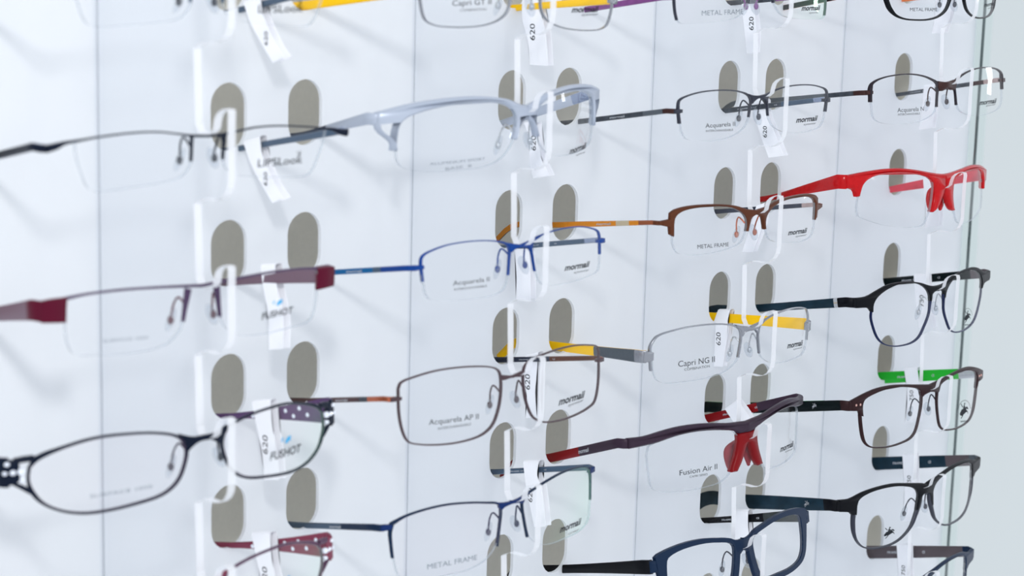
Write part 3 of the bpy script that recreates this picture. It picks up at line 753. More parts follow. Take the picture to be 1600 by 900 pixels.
  'tx': [['Acquarela II',[-39.99,-12.19],[-20.43,-12.52],[-39.86,-10.34],0],['INTERCHANGEABLE',[-39.47,-14.31],[-22.02,-14.7],[-39.41,-13.39],0],['mormaii',[25.51,-13.28],[43.73,-13.35],[25.71,-10.84],1],['eyewear',[32.01,-15.21],[43.11,-15.17],[32.09,-14.23],1]],
  'tag': [[-3.28,-68.79],[-12.23,-67.62],[-13.37,-76.39],[-14.32,-90.6],[-4.95,-91.99],[-4.94,-80.56]],
  'tagx': 223.1,
 },
 'Q': {
  'k': 1,
  'r': 3,
  'B': [156.26,-67.93,-107.19],
  'rot': [-0.0599,-0.0037,-0.0397],
  'c': 0.001618,
  'L': [[-57.64,2.05],[-56.3,4.45],[-51.13,5.82],[-41.18,7.19],[-30.86,7.34],[-20.09,6.55],[-11.88,5.18],[-7.69,3.14],[-6.45,-0.58],[-6.79,-7.65],[-8.51,-13.92],[-11.74,-19.37],[-17.13,-22.39],[-24.55,-23.61],[-33.11,-23.78],[-42.03,-23.04],[-49.32,-21.71],[-53.82,-19.92],[-56.25,-15.28],[-57.61,-7.65]],
  'st': [[[-57.64,2.05,0.77],[-56.3,4.45,0.75],[-51.13,5.82,0.72],[-41.18,7.19,0.71],[-30.86,7.34,0.7],[-20.09,6.55,0.7],[-11.88,5.18,0.69],[-7.69,3.14,0.81],[-6.45,-0.58,0.94],[-6.79,-7.65,0.95],[-8.51,-13.92,0.95],[-11.74,-19.37,0.91],[-17.13,-22.39,0.81],[-24.55,-23.61,0.75],[-33.11,-23.78,0.72],[-42.03,-23.04,0.7],[-49.32,-21.71,0.68],[-53.82,-19.92,0.69],[-56.25,-15.28,0.74],[-57.61,-7.65,0.76],[-57.64,2.05,0.76]]],
  'po': [[[-6.56,1.21],[-1.04,0.15],[0.0,0.05],[0.0,-0.96],[-1.06,-0.74],[-5.45,-1.14],[-6.61,-0.68]]],
  'e': [-59.65,-1.98,2.11],
  'tl': [-54.94,66.6,-11.22,2.17],
  'tr': [65.53,71.32,-10.37,2.4],
  'pad': [-7.3,-10.07],
  'tx': [['Acquarela AP II',[-45.14,-14.2],[-20.29,-15.13],[-45.07,-11.9],0],['INTERCHANGEABLE',[-40.84,-16.83],[-24.38,-17.17],[-40.81,-15.79],0],['mormaii',[26.54,-16.7],[45.05,-16.05],[26.61,-13.65],1],['eyewear',[33.1,-18.33],[44.0,-17.55],[33.13,-17.22],1]],
  'tag': [[-12.26,-117.78],[-20.2,-115.11],[-19.7,-125.1],[-19.12,-133.16],[-20.47,-144.89],[-13.36,-146.93],[-13.85,-136.13],[-10.3,-125.44]],
  'tagx': 222.93,
  'tagt': ['620',[-14.19,-133.07],[-13.91,-125.8]],
 },
 'R': {
  'k': 1,
  'r': 4,
  'B': [157.87,-67.92,-162.04],
  'rot': [-0.0593,-0.0176,-0.0156],
  'c': 0.00277,
  'L': [[-59.62,-1.28],[-58.63,1.49],[-52.88,3.5],[-43.51,4.89],[-33.69,5.09],[-23.32,3.98],[-13.79,2.17],[-7.65,0.34],[-6.73,-2.57],[-7.72,-11.49],[-9.92,-17.12],[-15.51,-22.01],[-24.43,-24.37],[-34.84,-24.67],[-47.81,-24.58],[-56.27,-21.87],[-58.41,-15.59],[-59.46,-7.76]],
  'st': [[[-59.2,-13.1,0.82],[-59.58,-7.75,0.93],[-59.78,-2.43,1.3],[-58.93,1.24,1.61],[-52.88,3.5,0.98],[-43.51,4.89,0.86],[-33.69,5.09,0.85],[-23.32,3.98,0.84],[-13.79,2.17,0.89],[-7.64,0.53,1.07],[-6.3,-2.05,1.13],[-7.41,-9.73,0.98],[-9.15,-17.59,1.14]]],
  'po': [[[-10.72,1.99],[-6.04,0.63],[-0.33,0.07],[0.0,0.4],[0.0,-0.99],[-0.37,-0.96],[-4.51,-1.51],[-6.16,-2.39],[-7.31,-1.24],[-7.65,0.34]]],
  'e': [-62.19,0.0,2.81],
  'tl': [-56.35,67.85,-10.33,2.47],
  'tr': [60.96,69.53,-9.9,2.41],
  'pad': [-8.08,-10.57],
  'tx': [['METAL FRAME',[-45.43,-19.96],[-21.39,-20.47],[-45.34,-17.83],0],['mormaii',[29.8,-20.43],[47.78,-20.89],[29.93,-17.62],1],['eyewear',[36.29,-23.02],[45.78,-23.25],[36.34,-22.01],1]],
  'tag': [[-16.99,-166.78],[-26.75,-164.72],[-26.1,-170.86],[-28.98,-176.25],[-32.34,-193.9],[-25.29,-195.9],[-21.24,-184.01],[-18.68,-175.83]],
  'tagx': 218.41,
  'tagt': ['620',[-22.16,-184.48],[-21.9,-177.81]],
 },
 'S': {
  'k': 0,
  'r': 1,
  'B': [-0.68,-67.93,1.76],
  'rot': [0.0811,0.0132,0.0041],
  'c': 0.000264,
  'L': [[-54.59,-0.08],[-45.62,1.44],[-32.38,2.36],[-21.42,2.23],[-12.93,1.13],[-7.5,0.02],[-6.62,-7.45],[-8.14,-11.54],[-11.89,-14.31],[-20.29,-15.6],[-31.28,-16.43],[-44.63,-17.1],[-48.63,-15.71],[-51.5,-10.42],[-53.72,-4.63]],
  'st': [[[-65.23,-1.78,2.6],[-61.51,-1.04,2.22],[-58.4,-0.1,1.28],[-52.06,0.67,0.81],[-45.61,1.44,0.64],[-32.38,2.36,0.58],[-21.42,2.28,0.58],[-12.93,1.25,0.64],[-7.16,0.42,0.94],[-0.6,0.03,0.84],[0.0,-0.07,0.84]],[[-7.15,0.3,1.16],[-7.01,-3.86,0.94],[-6.9,-8.62,0.87]]],
  'po': [],
  'e': [-65.24,-1.61,2.75],
  'tl': [-51.51,66.92,-18.43,2.74],
  'tr': [67.58,66.23,-19.27,2.31],
  'pad': [-7.25,-7.2],
  'tx': [['LIPSLook',[21.79,-11.97],[42.86,-11.6],[21.56,-9.2],2]],
  'tag': [[-4.31,-10.17],[-14.62,-7.36],[-16.77,-15.0],[-24.15,-24.88],[-29.37,-29.62],[-22.63,-32.37],[-14.17,-23.94],[-8.29,-17.17]],
  'tagx': 64.71,
  'tagt': ['620',[-18.4,-25.83],[-18.37,-20.5]],
 },
 'T': {
  'k': 0,
  'r': 2,
  'B': [-3.43,-67.93,-51.66],
  'rot': [0.026,0.0091,-0.0104],
  'c': 0.000862,
  'L': [[-54.3,0.8],[-46.98,1.92],[-33.83,2.22],[-20.12,1.85],[-7.95,0.79],[-6.46,-0.72],[-7.05,-6.85],[-8.4,-11.67],[-9.78,-15.25],[-16.18,-19.47],[-30.11,-20.6],[-43.5,-19.68],[-51.28,-18.52],[-53.86,-14.07],[-54.68,-6.86]],
  'st': [[[-54.61,0.94,1.21],[-46.98,1.8,0.85],[-33.83,2.1,0.85],[-20.12,1.66,0.86],[-7.96,0.98,1.0],[-1.31,0.51,1.13],[0.0,0.41,1.15]],[[-6.1,-0.13,2.54],[-7.08,-5.61,1.64],[-8.03,-11.71,1.2]]],
  'po': [[[-63.32,0.89],[-59.62,1.27],[-54.3,1.39],[-54.46,-2.14],[-54.55,-7.16],[-59.57,-6.86],[-63.28,-6.51]]],
  'e': [-62.07,-2.74,7.15],
  'tl': [-50.0,66.99,-17.37,4.63],
  'tr': [66.05,68.2,-16.31,3.11],
  'pad': [-8.92,-10.13],
  'tx': [['SURFACE 1050',[-41.25,-15.23],[-23.64,-15.83],[-41.26,-14.26],0],['FUSHOT',[26.08,-14.74],[41.64,-14.05],[25.99,-12.28],3]],
  'tag': [[-19.22,-57.73],[-28.36,-56.48],[-29.48,-64.56],[-33.29,-75.7],[-33.39,-88.81],[-24.81,-90.6],[-24.19,-77.11],[-21.43,-67.11]],
  'tagx': 61.53,
 },
 'U': {
  'k': 0,
  'r': 3,
  'B': [-2.84,-67.92,-106.82],
  'rot': [-0.0758,-0.0008,-0.0454],
  'c': 0.003193,
  'L': [[-63.15,-2.15],[-60.39,0.81],[-52.25,3.51],[-41.72,5.54],[-30.76,5.6],[-19.21,4.4],[-10.35,1.6],[-7.63,-2.98],[-8.8,-8.86],[-12.05,-14.39],[-18.0,-17.96],[-28.31,-19.71],[-39.51,-20.64],[-46.61,-20.37],[-53.4,-18.71],[-59.26,-15.39],[-62.63,-10.96],[-63.7,-6.46]],
  'st': [[[-63.15,-2.15,0.84],[-60.39,0.81,1.74],[-52.25,3.51,1.18],[-41.72,5.54,1.04],[-30.76,5.6,0.96],[-19.21,4.4,0.96],[-10.35,1.6,1.18],[-7.63,-2.98,1.35],[-8.8,-8.86,1.21],[-12.05,-14.39,1.19],[-18.0,-17.96,1.12],[-28.31,-19.71,1.07],[-39.51,-20.64,1.05],[-46.61,-20.37,1.03],[-53.4,-18.71,1.0],[-59.26,-15.39,1.1],[-62.63,-10.96,1.44],[-63.7,-6.46,0.77],[-63.15,-2.15,0.78]],[[-67.51,0.5,2.03],[-64.93,0.8,2.18],[-61.69,0.95,2.18]],[[-67.92,-7.44,1.39],[-65.44,-9.03,1.66],[-62.96,-10.92,1.66]]],
  'po': [[[-10.28,2.87],[-4.4,0.92],[0.0,0.86],[0.0,-0.96],[-2.76,-1.24],[-5.9,-2.87],[-7.71,-4.48],[-8.1,-0.63]]],
  'e': [-69.61,-3.26,10.48],
  'tl': [-57.2,66.55,-12.66,3.28],
  'tr': [61.91,71.79,-10.36,2.36],
  'pad': [-10.34,-7.86],
  'gems': [[-70.08,-0.31,1.82],[-68.35,-3.4,2.1],[-65.79,-3.31,2.52],[-70.88,-3.48,1.54],[-65.62,-6.24,1.82]],
  'tx': [['SURFACE 1050',[-44.92,-15.05],[-22.61,-14.59],[-44.86,-13.88],0],['FUSHOT',[29.32,-13.68],[47.04,-13.62],[29.5,-10.72],3]],
  'tag': [[-15.15,-113.93],[-27.05,-111.27],[-28.43,-121.65],[-31.11,-131.36],[-32.49,-142.21],[-23.28,-144.21],[-21.89,-133.27],[-18.52,-123.61]],
  'tagx': 60.57,
  'tagt': ['620',[-23.88,-133.29],[-23.84,-125.56]],
 },
}

def C(name, c, rough=0.3, metal=0.0, noise=0.0, coat=0.0, scale=900, alpha=1.0): return mat(name, c, rough, metal, noise, scale, coat, alpha)
BRONZE = C('dark_bronze_metal', (62, 40, 38), 0.35, .3); GUN = C('gunmetal', (58, 60, 70), 0.3, .4)
BLACK = C('black_enamel', (5, 7, 14), 0.4); NAVY = C('navy_enamel', (18, 38, 64), 0.35); NAVYRIM = C('navy_wire', (30, 40, 76), 0.3, .5)
DBROWN = C('dark_brown_enamel', (48, 28, 30), 0.35, .2); RED = C('clear_red_plastic', (190, 3, 12), 0.2, 0, 0.2, 0.15, 500, 0.97)
REDIN = C('rosy_red_plastic', (222, 60, 78), 0.25, 0, 0.3, 0.5, 300, 0.9); RUST = C('brown_bronze', (92, 52, 34), 0.35, .3)
ORANGE = C('amber_orange_plastic', (205, 128, 38), 0.3, 0, .12); YELLOW = C('yellow_plastic', (255, 200, 8), 0.35)
GREYT = C('slate_grey_plastic', (88, 95, 102), 0.35, .2, .1); STEEL = C('brushed_steel', (150, 152, 158), 0.25, .8)
PLUM = C('plum_black_enamel', (56, 42, 56), 0.35, .1); DRED = C('dark_red_plastic', (126, 14, 20), 0.3); PADRED = C('red_pad', (150, 44, 54), 0.3, 0, 0, 0, 900, .8)
TEAL = C('dark_teal_marbled', (5, 40, 56), 0.3, 0, .6, .05, 120); GREEN = C('green_plastic', (36, 172, 48), 0.35); BLKGRN = C('black_green', (1, 14, 17), 0.35)
TORT = C('grey_tortoise', (52, 58, 58), 0.3, 0, .6, .3, 250); PURPLE = C('purple_metallic', (134, 74, 138), 0.3, .3, .2, 0, 200)
SILVERW = C('silver_white_enamel', (178, 186, 200), 0.3, .25); BLUE = C('blue_metallic', (18, 62, 136), 0.35, .2); BLUET = C('petrol_blue', (0, 92, 146), 0.35)
SLATE = C('slate_blue', (74, 92, 112), 0.35, .2); BRGREY = C('brown_grey_wire', (82, 66, 70), 0.3, .4); COPPER = C('copper', (196, 110, 80), 0.25, .8)
DNAVY = C('dark_navy_enamel', (6, 18, 38), 0.35); MAROON = C('maroon_enamel', (84, 8, 36), 0.35); MAUVE = C('mauve_enamel', (112, 86, 100), 0.35)
GRAPE = C('grape_enamel', (90, 66, 104), 0.35); WINE = C('wine_enamel', (128, 58, 78), 0.35); TAUPE = C('taupe_plastic', (88, 80, 84), 0.35)
DKTORT = C('dark_red_tortoise', (70, 40, 42), 0.3, 0, .5, .3, 200); INKN = C('ink_navy', (40, 46, 62), 0.35); CHAR = C('charcoal_pattern', (58, 64, 72), 0.35, 0, .85, 0, 260)
ROSEG = C('rose_silver', (190, 165, 160), 0.25, .6); BLUEG = C('blue_silver', (148, 160, 185), 0.25, .7)

# code: front, wire, bridge, [temple outer bands (from hinge, fraction, material)], [inner bands], tag colour text, lens, pad metal
LOOK = {
 'A': (BRONZE, [(.12, BRONZE), (.45, CHAR), (1, GREYT)], [(.2, ROSEG), (.30, BRONZE), (1, CHAR)], M_LENS, BRONZE,
       'brown half-rim eyeglasses with bare lower lens edges, directly above the bright red frame'),
 'B': (RED, [(1, RED)], [(1, REDIN)], M_LENS, None, 'bright red sporty half-rim eyeglasses with red nose bridge prongs'),
 'C': (BLACK, [(.16, BLACK), (.20, M_SILVER), (1, TEAL)], [(.2, TAUPE), (1, BLKGRN)], M_LENS, M_SILVER, 'black browline eyeglasses with round lower rims, directly below the bright red frame'),
 'D': (DBROWN, [(.08, DBROWN), (1, BLKGRN)], [(.25, M_SILVER), (1, GREEN)], M_LENS, GUN, 'dark brown rimmed eyeglasses with green insides to their black temples'),
 'E': (BLACK, [(.14, BLACK), (1, TEAL)], [(.12, GREYT), (.35, TAUPE), (1, TEAL)], M_LENS, GUN, 'black metal rimmed eyeglasses with a rider emblem on the near lens and teal-black temples'),
 'F': (BLACK, [(1, BLACK)], [(1, C('apricot_orange', (228, 118, 60)))], M_LENS, GUN, 'black full-rim eyeglasses cut by the top right edge of the photo'),
 'G': (NAVY, [(1, BLACK)], [(.12, NAVY), (1, TAUPE)], M_LENS, GUN, 'dark navy eyeglasses at the bottom right corner, mostly below the photo edge'),
 'H': (GUN, [(.1, BRONZE), (.3, GREYT), (1, CHAR)], [(.15, BLUEG), (.45, SLATE), (1, CHAR)], M_LENS, GUN, 'gunmetal half-rim eyeglasses with grey patterned temples, top complete pair on the third fin'),
 'I': (RUST, [(.06, RUST), (.20, C('brown_band', (140, 80, 52))), (.30, ORANGE), (.44, C('pale_band', (186, 172, 146))), (1, ORANGE)], [(.2, ROSEG), (1, INKN)], M_LENS, COPPER, 'brown half-rim eyeglasses with long amber orange temples'),
 'J': (STEEL, [(.10, STEEL), (.62, GREYT), (1, YELLOW)], [(1, YELLOW)], M_LENS, M_SILVER, 'silver half-rim eyeglasses with bright yellow temple insides and a 620 tag'),
 'K': (PLUM, [(.65, PLUM), (1, DRED)], [(.5, PLUM), (1, DRED)], M_LENS, None, 'plum-black wraparound half-rim eyeglasses with a red nose piece'),
 'L': (NAVY, [(1, BLACK)], [(.45, TORT), (1, BLACK)], M_LENS, GUN, 'thick navy full-rim eyeglasses at the bottom edge with black temples'),
 'M': (PURPLE, [(1, PURPLE)], [(.55, PURPLE), (1, CHAR)], M_LENSAR, PURPLE, 'purple half-rim eyeglasses cut by the top edge, above the gunmetal pair'),
 'N': (STEEL, [(.25, GREYT), (1, YELLOW)], [(1, YELLOW)], M_LENS, M_SILVER, 'thin silver full-rim eyeglasses with yellow temples at the top edge'),
 'O': (SILVERW, [(.75, SILVERW), (1, NAVY)], [(.3, BLUEG), (1, SILVERW)], M_LENS, M_SILVER, 'silver white sporty half-rim eyeglasses with thick brow bar'),
 'P': (BLUE, [(.3, BLUE), (.38, SLATE), (1, BLUET)], [(.2, BLUEG), (.4, SLATE), (1, SLATE)], M_LENS, BLUE, 'bright blue half-rim eyeglasses with petrol blue temples'),
 'Q': (BRGREY, [(.25, COPPER), (.35, CHAR), (1, DKTORT)], [(.55, RUST), (1, INKN)], M_LENS, BRGREY, 'thin brown-grey full-rim eyeglasses, directly below the bright blue frame'),
 'R': (C('royal_navy', (22, 46, 98), 0.35, .2), [(.2, NAVY), (.5, NAVY), (1, SLATE)], [(1, SLATE)], M_LENSAR, NAVYRIM, 'dark blue half-rim eyeglasses with pink and green lens sheen near the bottom edge'),
 'S': (DNAVY, [(1, DNAVY)], [(.12, BLUEG), (1, SLATE)], M_LENS, DNAVY, 'blurred dark navy half-rim eyeglasses, upper complete pair on the far left fin'),
 'T': (MAROON, [(.12, MAROON), (1, MAUVE)], [(1, MAUVE)], M_LENS, MAROON, 'blurred maroon half-rim eyeglasses with broad temples at the left edge'),
 'U': (DNAVY, [(1, DNAVY)], [(1, GRAPE)], M_LENSAR, DNAVY, 'blurred dark navy full-rim eyeglasses with crystals on the hinge at lower left'),
 'V': (SLATE, [(1, DNAVY)], [(1, SLATE)], M_LENS, DNAVY, 'blurred slate eyeglasses almost wholly above the top left edge'),
 'W': (WINE, [(1, WINE)], [(1, WINE)], M_LENSAR, WINE, 'wine red jewelled eyeglasses at the bottom edge on the far left fin'),
}
FRONT2 = {'C': NAVYRIM, 'E': GUN, 'D': DBROWN, 'R': NAVY, 'T': C('plum_wire', (78, 60, 88), 0.3, .4), 'W': C('plum_dark_wire', (90, 62, 84), 0.3, .4), 'M': GUN, 'H': GUN, 'A': C('bronze_wire', (46, 40, 46), .3, .3)}
TAGL = {
 'A': 'blank white paper tag hanging behind the brown half-rim pair above the red frame', 'B': 'blank white paper tag on the temple of the bright red frame',
 'C': 'white paper tag marked 750 behind the black browline frame below the red one', 'D': 'white paper tag marked 750 hanging over the green temple',
 'E': 'white paper tag marked 750 on the teal-black temple below the green one', 'F': 'blank white paper tag on the black frame at the top right edge',
 'G': 'white paper tag marked 750 on the lowest right temple, at the bottom edge', 'H': 'white paper tag marked 620 slanting below the gunmetal half-rim pair',
 'I': 'blank white paper tag behind the bridge of the brown pair with orange temples', 'J': 'white paper tag marked 620 hanging over the bright yellow temple',
 'K': 'short blank white paper tag above the plum-black wraparound frame', 'L': 'blank white paper tag above the thick navy frame',
 'M': 'white paper tag marked 620 below the purple frame at the top edge', 'N': 'white paper tag marked 620 below the thin silver frame at the top edge',
 'O': 'white paper tag partly marked 620 behind the silver white sporty frame', 'P': 'blank white paper tag behind the bright blue half-rim frame',
 'Q': 'white paper tag marked 620 behind the thin brown-grey full-rim frame', 'R': 'white paper tag looped on the slate temple of the dark blue half-rim frame',
 'S': 'blurred white paper tag slanting below the dark navy half-rim pair on the left', 'T': 'blurred blank white paper tag on the mauve temple at left',
 'U': 'white paper tag marked 620 over the grape temple at lower left', 'V': 'blurred white paper tag slanting down at the top left edge',
 'W': 'white paper tag on the wine red temple at the bottom edge'}

def temple(root, S, e, W, side, outer, inner, d_, studs=None):
    """side -1 left, +1 right. e=(u,v,h) hinge on the surface, W=(x,y,z,h) where it meets the wall (local mm)"""
    u = e[0] if side < 0 else -e[0]
    P0 = Vector((u, S.c * u * u, e[1]))
    h0 = e[2]
    Wp = Vector(W[:3]); h1 = max(W[3], 2.2)
    sx = -1 if side < 0 else 1
    P1 = P0 + Vector((sx * 1.2, 1.0, 0))
    P2 = P0 + Vector((sx * 2.2, 4.0, 0))
    dirv = (Wp - P2).normalized()
    pts = [(P0, h0), (P1, h0), (P2, h0)]
    Ltot = (Wp - P2).length
    for t in (.08, .16, .24, .32, .4, .5, .6, .7, .8, .9, 1.0):
        hh = h0 + (h1 - h0) * (1 - (1 - t) ** d_.get('taper', 1.6))
        pts.append((P2 + dirv * Ltot * t, hh))
    base = pts[-1][0]; ang = 0
    q = base.copy(); dv = dirv.copy()
    dv = Vector((dirv.x, dirv.y, dirv.z))
    hz = Vector((dirv.x, dirv.y, 0)).normalized()
    a0 = math.asin(max(-1, min(1, dirv.z)))
    for i in range(12):
        a = a0 * (1 - i / 12) - math.radians(38) * min(1, max(0, (i - 5) / 4))
        q = q + (hz * math.cos(a) + Vector((0, 0, 1)) * math.sin(a)) * (4.0 if i > 5 else 5.4)
        pts.append((q.copy(), max(2.6, h1 * (1.0 if i < 7 else 1 - .03 * (i - 7)))))
    th = 0.85
    bm = bmesh.new(); rings = []
    n = len(pts); cum = [0]
    for i in range(1, n): cum.append(cum[-1] + (pts[i][0] - pts[i - 1][0]).length)
    outm = []; allm = []
    for m in [b[1] for b in outer] + [b[1] for b in inner]:
        if m not in allm: allm.append(m)
    wallL = cum[13]
    def band(bands, t):
        for f, m in bands:
            if t <= f: return allm.index(m)
        return allm.index(bands[-1][1])
    # resample finely so bands have crisp ends
    cuts = sorted(set([0.0] + [c for c in cum] + [b[0] * wallL for b in outer + inner if b[0] < 1]))
    def at(s):
        for i in range(1, n):
            if s <= cum[i] + 1e-9:
                t = (s - cum[i - 1]) / max(1e-9, cum[i] - cum[i - 1])
                return pts[i - 1][0].lerp(pts[i][0], t), pts[i - 1][1] + (pts[i][1] - pts[i - 1][1]) * t
        return pts[-1]
    sm = [(at(s), s) for s in cuts]
    k8 = [(-1, -.72), (-.45, -1), (.45, -1), (1, -.72), (1, .72), (.45, 1), (-.45, 1), (-1, .72)]
    m_ = len(sm)
    for i, ((p, h), s) in enumerate(sm):
        d = (sm[min(i + 1, m_ - 1)][0][0] - sm[max(i - 1, 0)][0][0]).normalized()
        side_v = Vector((-d.y, d.x, 0)); side_v = side_v.normalized() if side_v.length > 1e-6 else Vector((0, 1, 0))
        upv = side_v.cross(d); upv = upv if upv.z > 0 else -upv
        if i < 1: upv = Vector((0, 0, 1))
        rings.append([bm.verts.new((p + side_v * th * a + upv * h / 2 * b) * MM) for a, b in k8])
    for i in range(m_ - 1):
        t = (sm[i][1] + 1e-4) / wallL
        for k in range(8):
            f = bm.faces.new((rings[i][k], rings[i][(k + 1) % 8], rings[i + 1][(k + 1) % 8], rings[i + 1][k]))
            c = f.calc_center_median() / MM; pc = sm[i][0][0].lerp(sm[i + 1][0][0], .5)
            isout = (c.x - pc.x) * sx > 0.35
            f.material_index = band(outer, t) if isout or k in (1, 5) and False else band(inner if not isout else outer, t)
    for r in (rings[0], rings[-1]): bm.faces.new(r).material_index = rings and (0 if r is rings[0] else allm.index(inner[-1][1]))
    o = done('temple', bm, allm, root, True)
    return o, [p for p in pts], wallL

def flat_map(verts, faces, fn, name, m, parent):
    me = bpy.data.meshes.new(name)
    me.from_pydata([fn(x, y) for x, y in verts], [], faces)
    return link(name, me, m, parent)

RIDER = [  # a galloping pony and rider with raised mallet, in a unit square
 [(.05,.42),(.16,.55),(.22,.62),(.34,.60),(.46,.58),(.58,.60),(.68,.66),(.80,.60),(.88,.62),(.80,.72),(.70,.78),(.62,.70),(.52,.72),(.48,.50),(.60,.44),(.74,.48),(.82,.36),(.86,.38),(.78,.54),(.60,.54),(.48,.46),(.34,.42),(.26,.26),(.14,.16),(.16,.10),(.34,.26),(.42,.38),(.30,.44),(.18,.36),(.10,.30),(.06,.32),(.14,.44)],
 [(.34,.60),(.38,.78),(.46,.90),(.52,.88),(.50,.78),(.62,.74),(.58,.70),(.48,.70),(.50,.56),(.56,.40),(.50,.38),(.40,.54)],
 [(.44,.90),(.48,.98),(.55,.97),(.56,.90),(.50,.87)],
 [(.30,.72),(.12,.92),(.16,.96),(.34,.76)],
]
SWIRL = [[(0, .2), (.3, .7), (.7, .9), (1, .8), (.8, .5), (1, .3), (.6, .35), (.4, .1)], [(-.5, .5), (-.3, .9), (-.15, .8), (-.3, .4)]]

LENSN = 56
def make_glasses(code, d, dz=0.0, label=None, look=None):
    lk = look or LOOK[code]
    fm, outer, inner, lensm, padm, lab = lk
    S = Surf(d['c'])
    root = bpy.data.objects.new('eyeglasses', None)
    COL.objects.link(root)
    root.empty_display_size = 0.01
    root.location = Vector((d['B'][0], d['B'][1], d['B'][2] + dz)) * MM
    pit, rol, yaw = d['rot']
    root.rotation_mode = 'QUATERNION'
    root.rotation_quaternion = (Matrix.Rotation(yaw, 3, 'Z') @ Matrix.Rotation(pit, 3, 'X') @ Matrix.Rotation(rol, 3, 'Y')).to_quaternion()
    tag(root, lab, 'eyeglasses', 'eyeglasses hung on the clear fins')
    # front
    if code in ('B', 'K', 'O', 'S', 'V'): d['taper'] = 1.0
    wire = FRONT2.get(code, fm)
    bm = bmesh.new()
    sporty = code in ('B', 'K', 'O', 'S', 'V')
    for mir in (False, True):
        for st in d['st']: add_stroke(bm, S, st, mir, mi=1)
        for po in d['po']:
            y = (-1.9, 1.9) if sporty else (-1.2, 1.0)
            add_plate(bm, S, po, y[0], y[1], mir, 0, 0.9 if sporty else 0.3)
        if 'ring' in d: add_ringplate(bm, S, d['ring'], d['L'], -1.1, 1.0, mir)
        # hinge block joining front and temple
        e = d['e']; u = -e[0] if mir else e[0]; sx = 1 if mir else -1
        if not sporty:
            hu = max(-d_edge(d), 0)
            a = [(e[0] - 1.6, e[1] - e[2] * .42, ), (e[0] - 1.6, e[1] + e[2] * .42), (e[0] + 1.0, e[1] + e[2] * .42), (e[0] + 3.2, e[1] + e[2] * .30), (e[0] + 3.2, e[1] - e[2] * .30), (e[0] + 1.0, e[1] - e[2] * .42)]
            add_plate(bm, S, a, -0.9, 1.6, mir, 0, 0.25)
    done('front_frame', bm, [fm, wire], root, True)
    if 'po2' in d:
        bm = bmesh.new()
        for mir in (False, True):
            for po in d['po2']: add_plate(bm, S, po, -2.1, 2.0, mir, 0, 0.8)
        done('nose_bridge', bm, DRED, root, True)
    if 'padpo' in d:
        bm = bmesh.new()
        for mir in (False, True): add_plate(bm, S, d['padpo'], 3.0, 5.2, mir, 0, 0.6)
        done('nose_pad', bm, PADRED if code == 'K' else RED, root, True)
    if 'dots' in d:
        for mir in (False, True):
            for (u, v, r) in d['dots']:
                bm = bmesh.new(); uu = -u if mir else u
                add_ball(bm, S.p(uu, v, -1.2), [r / 2 * MM, .4 * MM, r / 2 * MM], 10)
                done('rivet', bm, C('rose_rivet', (214, 170, 160), .3, .5), root, True)
    if 'gems' in d:
        for mir in (False, True):
            for (u, v, r) in d['gems']:
                bm = bmesh.new(); uu = -u if mir else u
                add_ball(bm, S.p(uu, v, -.4), [r / 2 * MM * 1.2, 1.1 * MM, r / 2 * MM], 8)
                done('crystal', bm, M_CRYSTAL if not mir or r < 3.2 else C('blue_crystal', (96, 140, 200), .08, 0, 0, 1), root)
    # lenses
    Lp = smooth_line(d['L'], True, 4)
    if 'ring' in d:   # the lens sits in the groove of a thick rim
        a0 = sum(p[0] for p in Lp) / len(Lp); a1 = sum(p[1] for p in Lp) / len(Lp)
        Lp = [(a0 + (p[0] - a0) * 1.02, a1 + (p[1] - a1) * 1.03) for p in Lp]
    cu = sum(p[0] for p in Lp) / len(Lp); cv = sum(p[1] for p in Lp) / len(Lp)
    lens = {}
    for mir in (False, True):
        sg = -1 if mir else 1
        bm = bmesh.new(); TH = 1.5
        front, back = [], []
        for (y, acc) in ((-TH / 2, front), (TH / 2, back)):
            for rho in (1.0, .8, .6, .4, .2):
                acc.append([bm.verts.new(S.p(sg * (cu + (p[0] - cu) * rho), cv + (p[1] - cv) * rho, y - 0.9 * (1 - rho ** 2))) for p in Lp])
            acc.append([bm.verts.new(S.p(sg * cu, cv, y - 0.9))])
        n = len(Lp)
        for acc in (front, back):
            for r in range(4):
                for i in range(n): bm.faces.new((acc[r][i], acc[r][(i + 1) % n], acc[r + 1][(i + 1) % n], acc[r + 1][i]))
            for i in range(n): bm.faces.new((acc[4][i], acc[4][(i + 1) % n], acc[5][0]))
        for i in range(n): bm.faces.new((front[0][i], front[0][(i + 1) % n], back[0][(i + 1) % n], back[0][i])).material_index = 1
        lens[mir] = done('lens', bm, [lensm, M_LEDGE], root, True)
    # prints on the demo lenses
    for s, A, B, Cc, side in d['tx']:
        parent = lens[side > 0]
        du = (B[0] - A[0], B[1] - A[1]); dv = (Cc[0] - A[0], Cc[1] - A[1])
        fn = lambda x, y: S.p(A[0] + du[0] * x + dv[0] * y, A[1] + du[1] * x + dv[1] * y, -1.75)
        if s == '@horse':
            vs, fs = [], []
            for poly in RIDER:
                fs.append(tuple(range(len(vs), len(vs) + len(poly)))); vs += poly
            if side > 0:   # ring of tiny lettering around the emblem
                for k in range(15):
                    a = math.radians(15 + k * 150 / 14); r = .62
                    x, y = .5 + r * math.cos(a), .52 + r * math.sin(a) * .95
                    fs.append(tuple(range(len(vs), len(vs) + 4))); vs += [(x - .028, y - .03), (x + .028, y - .03), (x + .02, y + .03), (x - .02, y + .03)]
                for k in range(8):
                    x = .12 + k * .1
                    fs.append(tuple(range(len(vs), len(vs) + 4))); vs += [(x, -.08), (x + .06, -.08), (x + .06, .0), (x, .0)]
            p = flat_map(vs, fs, fn, 'lens_print', M_INK, parent)
            p['label'] = 'small printed emblem of a mounted rider'
            continue
